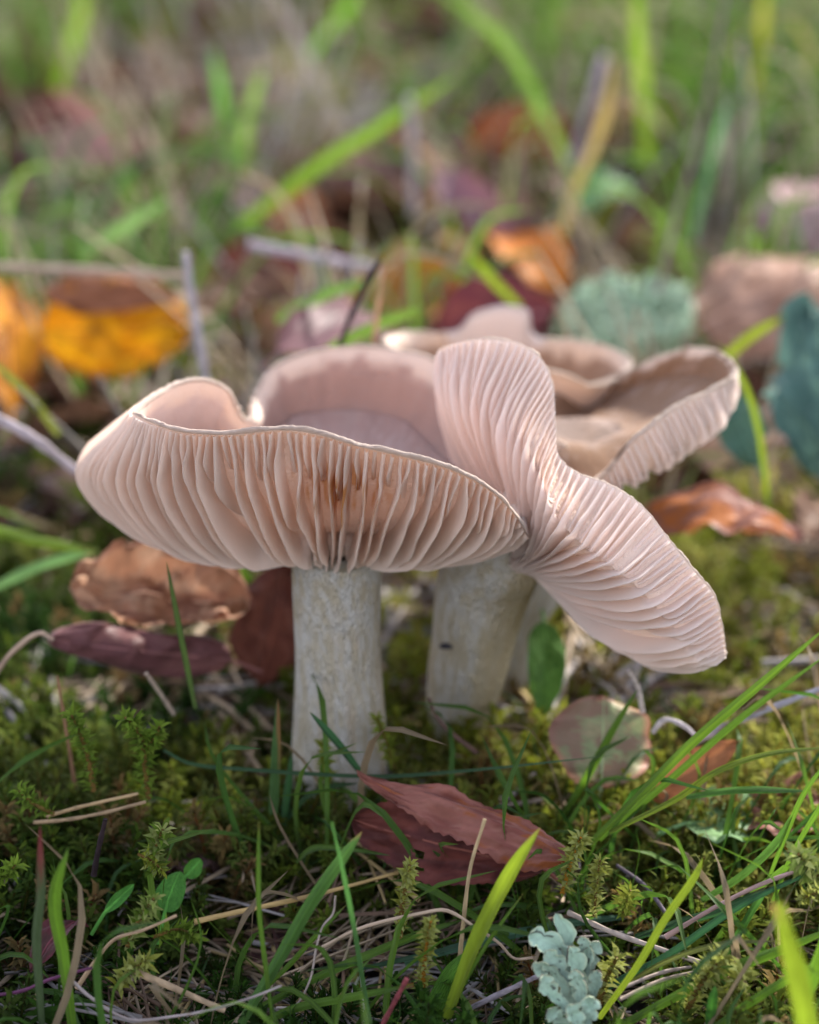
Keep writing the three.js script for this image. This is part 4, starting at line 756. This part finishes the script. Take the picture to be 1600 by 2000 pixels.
{
  const R = rng(777), grass = [], low = [];
  const keepOut = (X, Z) => Z > -0.13 || leafSpots.some((p) => Math.abs(X - p.x) < 0.028 && Z - p.z > -0.012 && Z - p.z < 0.09);
  for (let i = 0; i < 2400; i++) {
    const z = -0.10 - 1.7 * Math.pow(R(), 1.15), w = halfWidth(z), X = CAM.x + (R() * 2 - 1) * w, d = fbm(X * 8 + 5, 1, z * 8);
    if (R() > 0.42 + 0.75 * d || keepOut(X, z)) continue;
    const k = R(), c = mul3(k < 0.6 ? mix3([0.10, 0.24, 0.03], [0.20, 0.34, 0.05], R()) : k < 0.76 ? mix3([0.12, 0.25, 0.10], [0.26, 0.30, 0.10], R()) : mix3([0.42, 0.32, 0.17], [0.45, 0.40, 0.34], R()), 0.66 + 0.35 * R());
    const s = 0.5 + 0.8 * R(); grass.push({ at: V3(X, soil(X, z), z), ry: R() * 6.28, s: s * (z > -0.22 ? 0.6 : 1), c });
  }
  const Z0 = (z, pz) => z - pz > -0.012 && z - pz < 0.09;
  for (let i = 0; i < 1150; i++) {                                   // low, thin blades among the near moss
    const z = 0.13 - 0.24 * R(), X = CAM.x + (R() * 2 - 1) * (halfWidth(z)), d = fbm(X * 30, 3, z * 30);
    if (R() > 0.35 + 0.5 * d) continue;
    low.push({ at: V3(X, soil(X, z), z), ry: R() * 6.28, rx: (R() - 0.5) * 1.1, rz: (R() - 0.5) * 1.1, s: 0.5 + 0.5 * R(), c: R() < 0.75 ? mix3([0.06, 0.16, 0.03], [0.14, 0.26, 0.04], R()) : mix3([0.3, 0.2, 0.1], [0.42, 0.34, 0.26], R()) });
  }
  const front = [];
  for (let i = 0; i < 460; i++) {
    const z = 0.135 - 0.12 * R(), X = CAM.x + (R() * 2 - 1) * halfWidth(z);
    if (R() > 0.25 + 0.6 * sstep(-0.05, 0.07, X) || (Math.abs(X - 0.03) < 0.03 && z > 0.05 && R() < 0.6)) continue;
    front.push({ at: V3(X, soil(X, z), z), ry: R() * 6.28, rx: (R() - 0.5) * 1.5, rz: (R() - 0.5) * 1.5, s: 0.4 + 0.45 * R(), c: R() < 0.8 ? mix3([0.06, 0.17, 0.02], [0.17, 0.31, 0.03], R()) : [0.38, 0.28, 0.16] });
  }
  scatter('low_grass', 'tangle of bent green grass low in the foreground', 'grass', tuft(71, 2, 52, 1.8, 8, 0.9), M.grass, front);
  scatter('meadow_grass', 'blurred green and straw-coloured grass behind the mushrooms', 'grass', tuft(61, 6, 56, 2.0, 22, 0.75), M.grass, grass);
  const stems = [];
  for (let i = 0; i < 620; i++) {
    const z = -0.14 - 1.3 * Math.pow(R(), 1.2), X = CAM.x + (R() * 2 - 1) * halfWidth(z);
    if (leafSpots.some((p) => Math.abs(X - p.x) < 0.012 && Z0(z, p.z))) continue;
    stems.push({ at: V3(X, soil(X, z), z), ry: R() * 6.28, rx: (R() - 0.5) * 1.6, rz: (R() - 0.5) * 1.6, s: 0.6 + 0.9 * R(), c: mul3(R() < 0.5 ? [0.46, 0.36, 0.24] : R() < 0.6 ? [0.44, 0.40, 0.37] : [0.24, 0.13, 0.09], 0.5 + 0.5 * R()) });
  }
  scatter('dry_grass', 'thin dry stems standing and leaning in the grass behind', 'dry grass', mergeGeometries([0, 1, 2].map((k) => stalkGeometry([V3(k * 0.006, 0, 0), V3(k * 0.008 - 0.004, 0.022 + 0.004 * k, 0.003), V3(0.012 * k - 0.008, 0.046 + 0.008 * k, 0.006 - 0.006 * k)], 1.3, 0.7, W1, k + 5, 8, 5))), M.straw, stems);
  scatter('low_grass', 'short thin grass shoots among the near moss', 'grass', tuft(67, 2, 24, 0.8, 6, 0.7), M.grass, low);
}
{
  const R = rng(4242), gs = [];
  for (let i = 0; i < 4; i++) { const l = (22 + 26 * R()) * MM, b = (R() - 0.5) * 0.5, x = (R() - 0.5) * 0.012, z = (R() - 0.5) * 0.012, a = R() * 6.28, ca = Math.cos(a), sa = Math.sin(a); gs.push(stalkGeometry([V3(x - ca * l / 2, 0.001 * R(), z - sa * l / 2), V3(x + sa * b * l * 0.4, 0.0025 * R() + 0.001, z + ca * b * l * 0.4), V3(x + ca * l / 2, 0.003 * R(), z + sa * l / 2)], 0.9, 0.5, W1, i * 9 + 2, 12, 5)); }
  const list = [];
  for (let i = 0; i < 2200; i++) {
    const close = i < 1000, z = close ? 0.135 - 0.17 * R() : -0.03 - 1.3 * R() * R(), X = CAM.x + (R() * 2 - 1) * halfWidth(z), k = R();
    if (close && z < 0.03 && R() < 0.25) continue;
    const c = mul3(k < 0.4 ? [0.34, 0.25, 0.16] : k < 0.65 ? [0.32, 0.28, 0.26] : k < 0.85 ? [0.16, 0.095, 0.06] : [0.40, 0.28, 0.12], 0.6 + 0.6 * R());
    list.push({ at: V3(X, soil(X, z) + 0.002 + 0.0075 * R(), z), ry: R() * 6.28, rx: (R() - 0.5) * 0.35, rz: (R() - 0.5) * 0.35, s: (0.5 + 0.8 * R()) * (close ? 1 : 1.7), c });
  }
  scatter('dry_straw', 'tangle of dry straw and dead stems lying in the moss', 'straw', mergeGeometries(gs), M.straw, list);
}
{
  const R = rng(31337), list = [], o = { width: 26, fold: 0.12, curlL: 0.9, curlR: 0.6, bend: 0.1, wrinkle: 0.12, col: [1, 1, 1], col2: [0.7, 0.62, 0.6], vein: [1.1, 1.05, 1], seed: 77, na: 24 };
  const g = leafGeometry(V3(-0.017, 0, 0), V3(0.017, 0.002, 0), o).blade;
  for (let i = 0; i < 1250; i++) {
    const z = -0.13 - 1.7 * Math.pow(R(), 1.1), X = CAM.x + (R() * 2 - 1) * halfWidth(z), k = R(), d = fbm(X * 7 + 60, 2, z * 7 + 3);
    if (R() > 0.85 + 0.6 * d) continue;
    const c = mul3(k < 0.3 ? [0.24, 0.135, 0.085] : k < 0.6 ? [0.14, 0.065, 0.04] : k < 0.68 ? [0.22, 0.15, 0.14] : k < 0.84 ? [0.40, 0.27, 0.21] : k < 0.95 ? [0.13, 0.05, 0.05] : [0.46, 0.19, 0.03], 0.5 + 0.55 * R());
    list.push({ at: V3(X, soil(X, z) + 0.005 + 0.010 * R(), z), ry: R() * 6.28, rx: (R() - 0.5) * 1.5, rz: (R() - 0.5) * 1.5, s: 0.6 + 0.7 * R(), c });
  }
  scatter('leaf_litter', 'blurred litter of brown and reddish leaves on the ground behind', 'leaf litter', g, M.leaf, list);
  const near = [];
  for (let i = 0; i < 130; i++) { const z = 0.13 - 0.25 * R(), X = CAM.x + (R() * 2 - 1) * halfWidth(z); near.push({ at: V3(X, soil(X, z) + 0.001 + 0.003 * R(), z), ry: R() * 6.28, rx: (R() - 0.5) * 0.9, rz: (R() - 0.5) * 0.9, s: 0.25 + 0.4 * R(), c: mul3([0.13, 0.06, 0.05], 0.5 + R()) }); }
  scatter('leaf_litter', 'dark scraps of rotting leaf sunk in the near moss', 'leaf litter', g, M.leaf, near);
}
renderer.render(scene, camera);
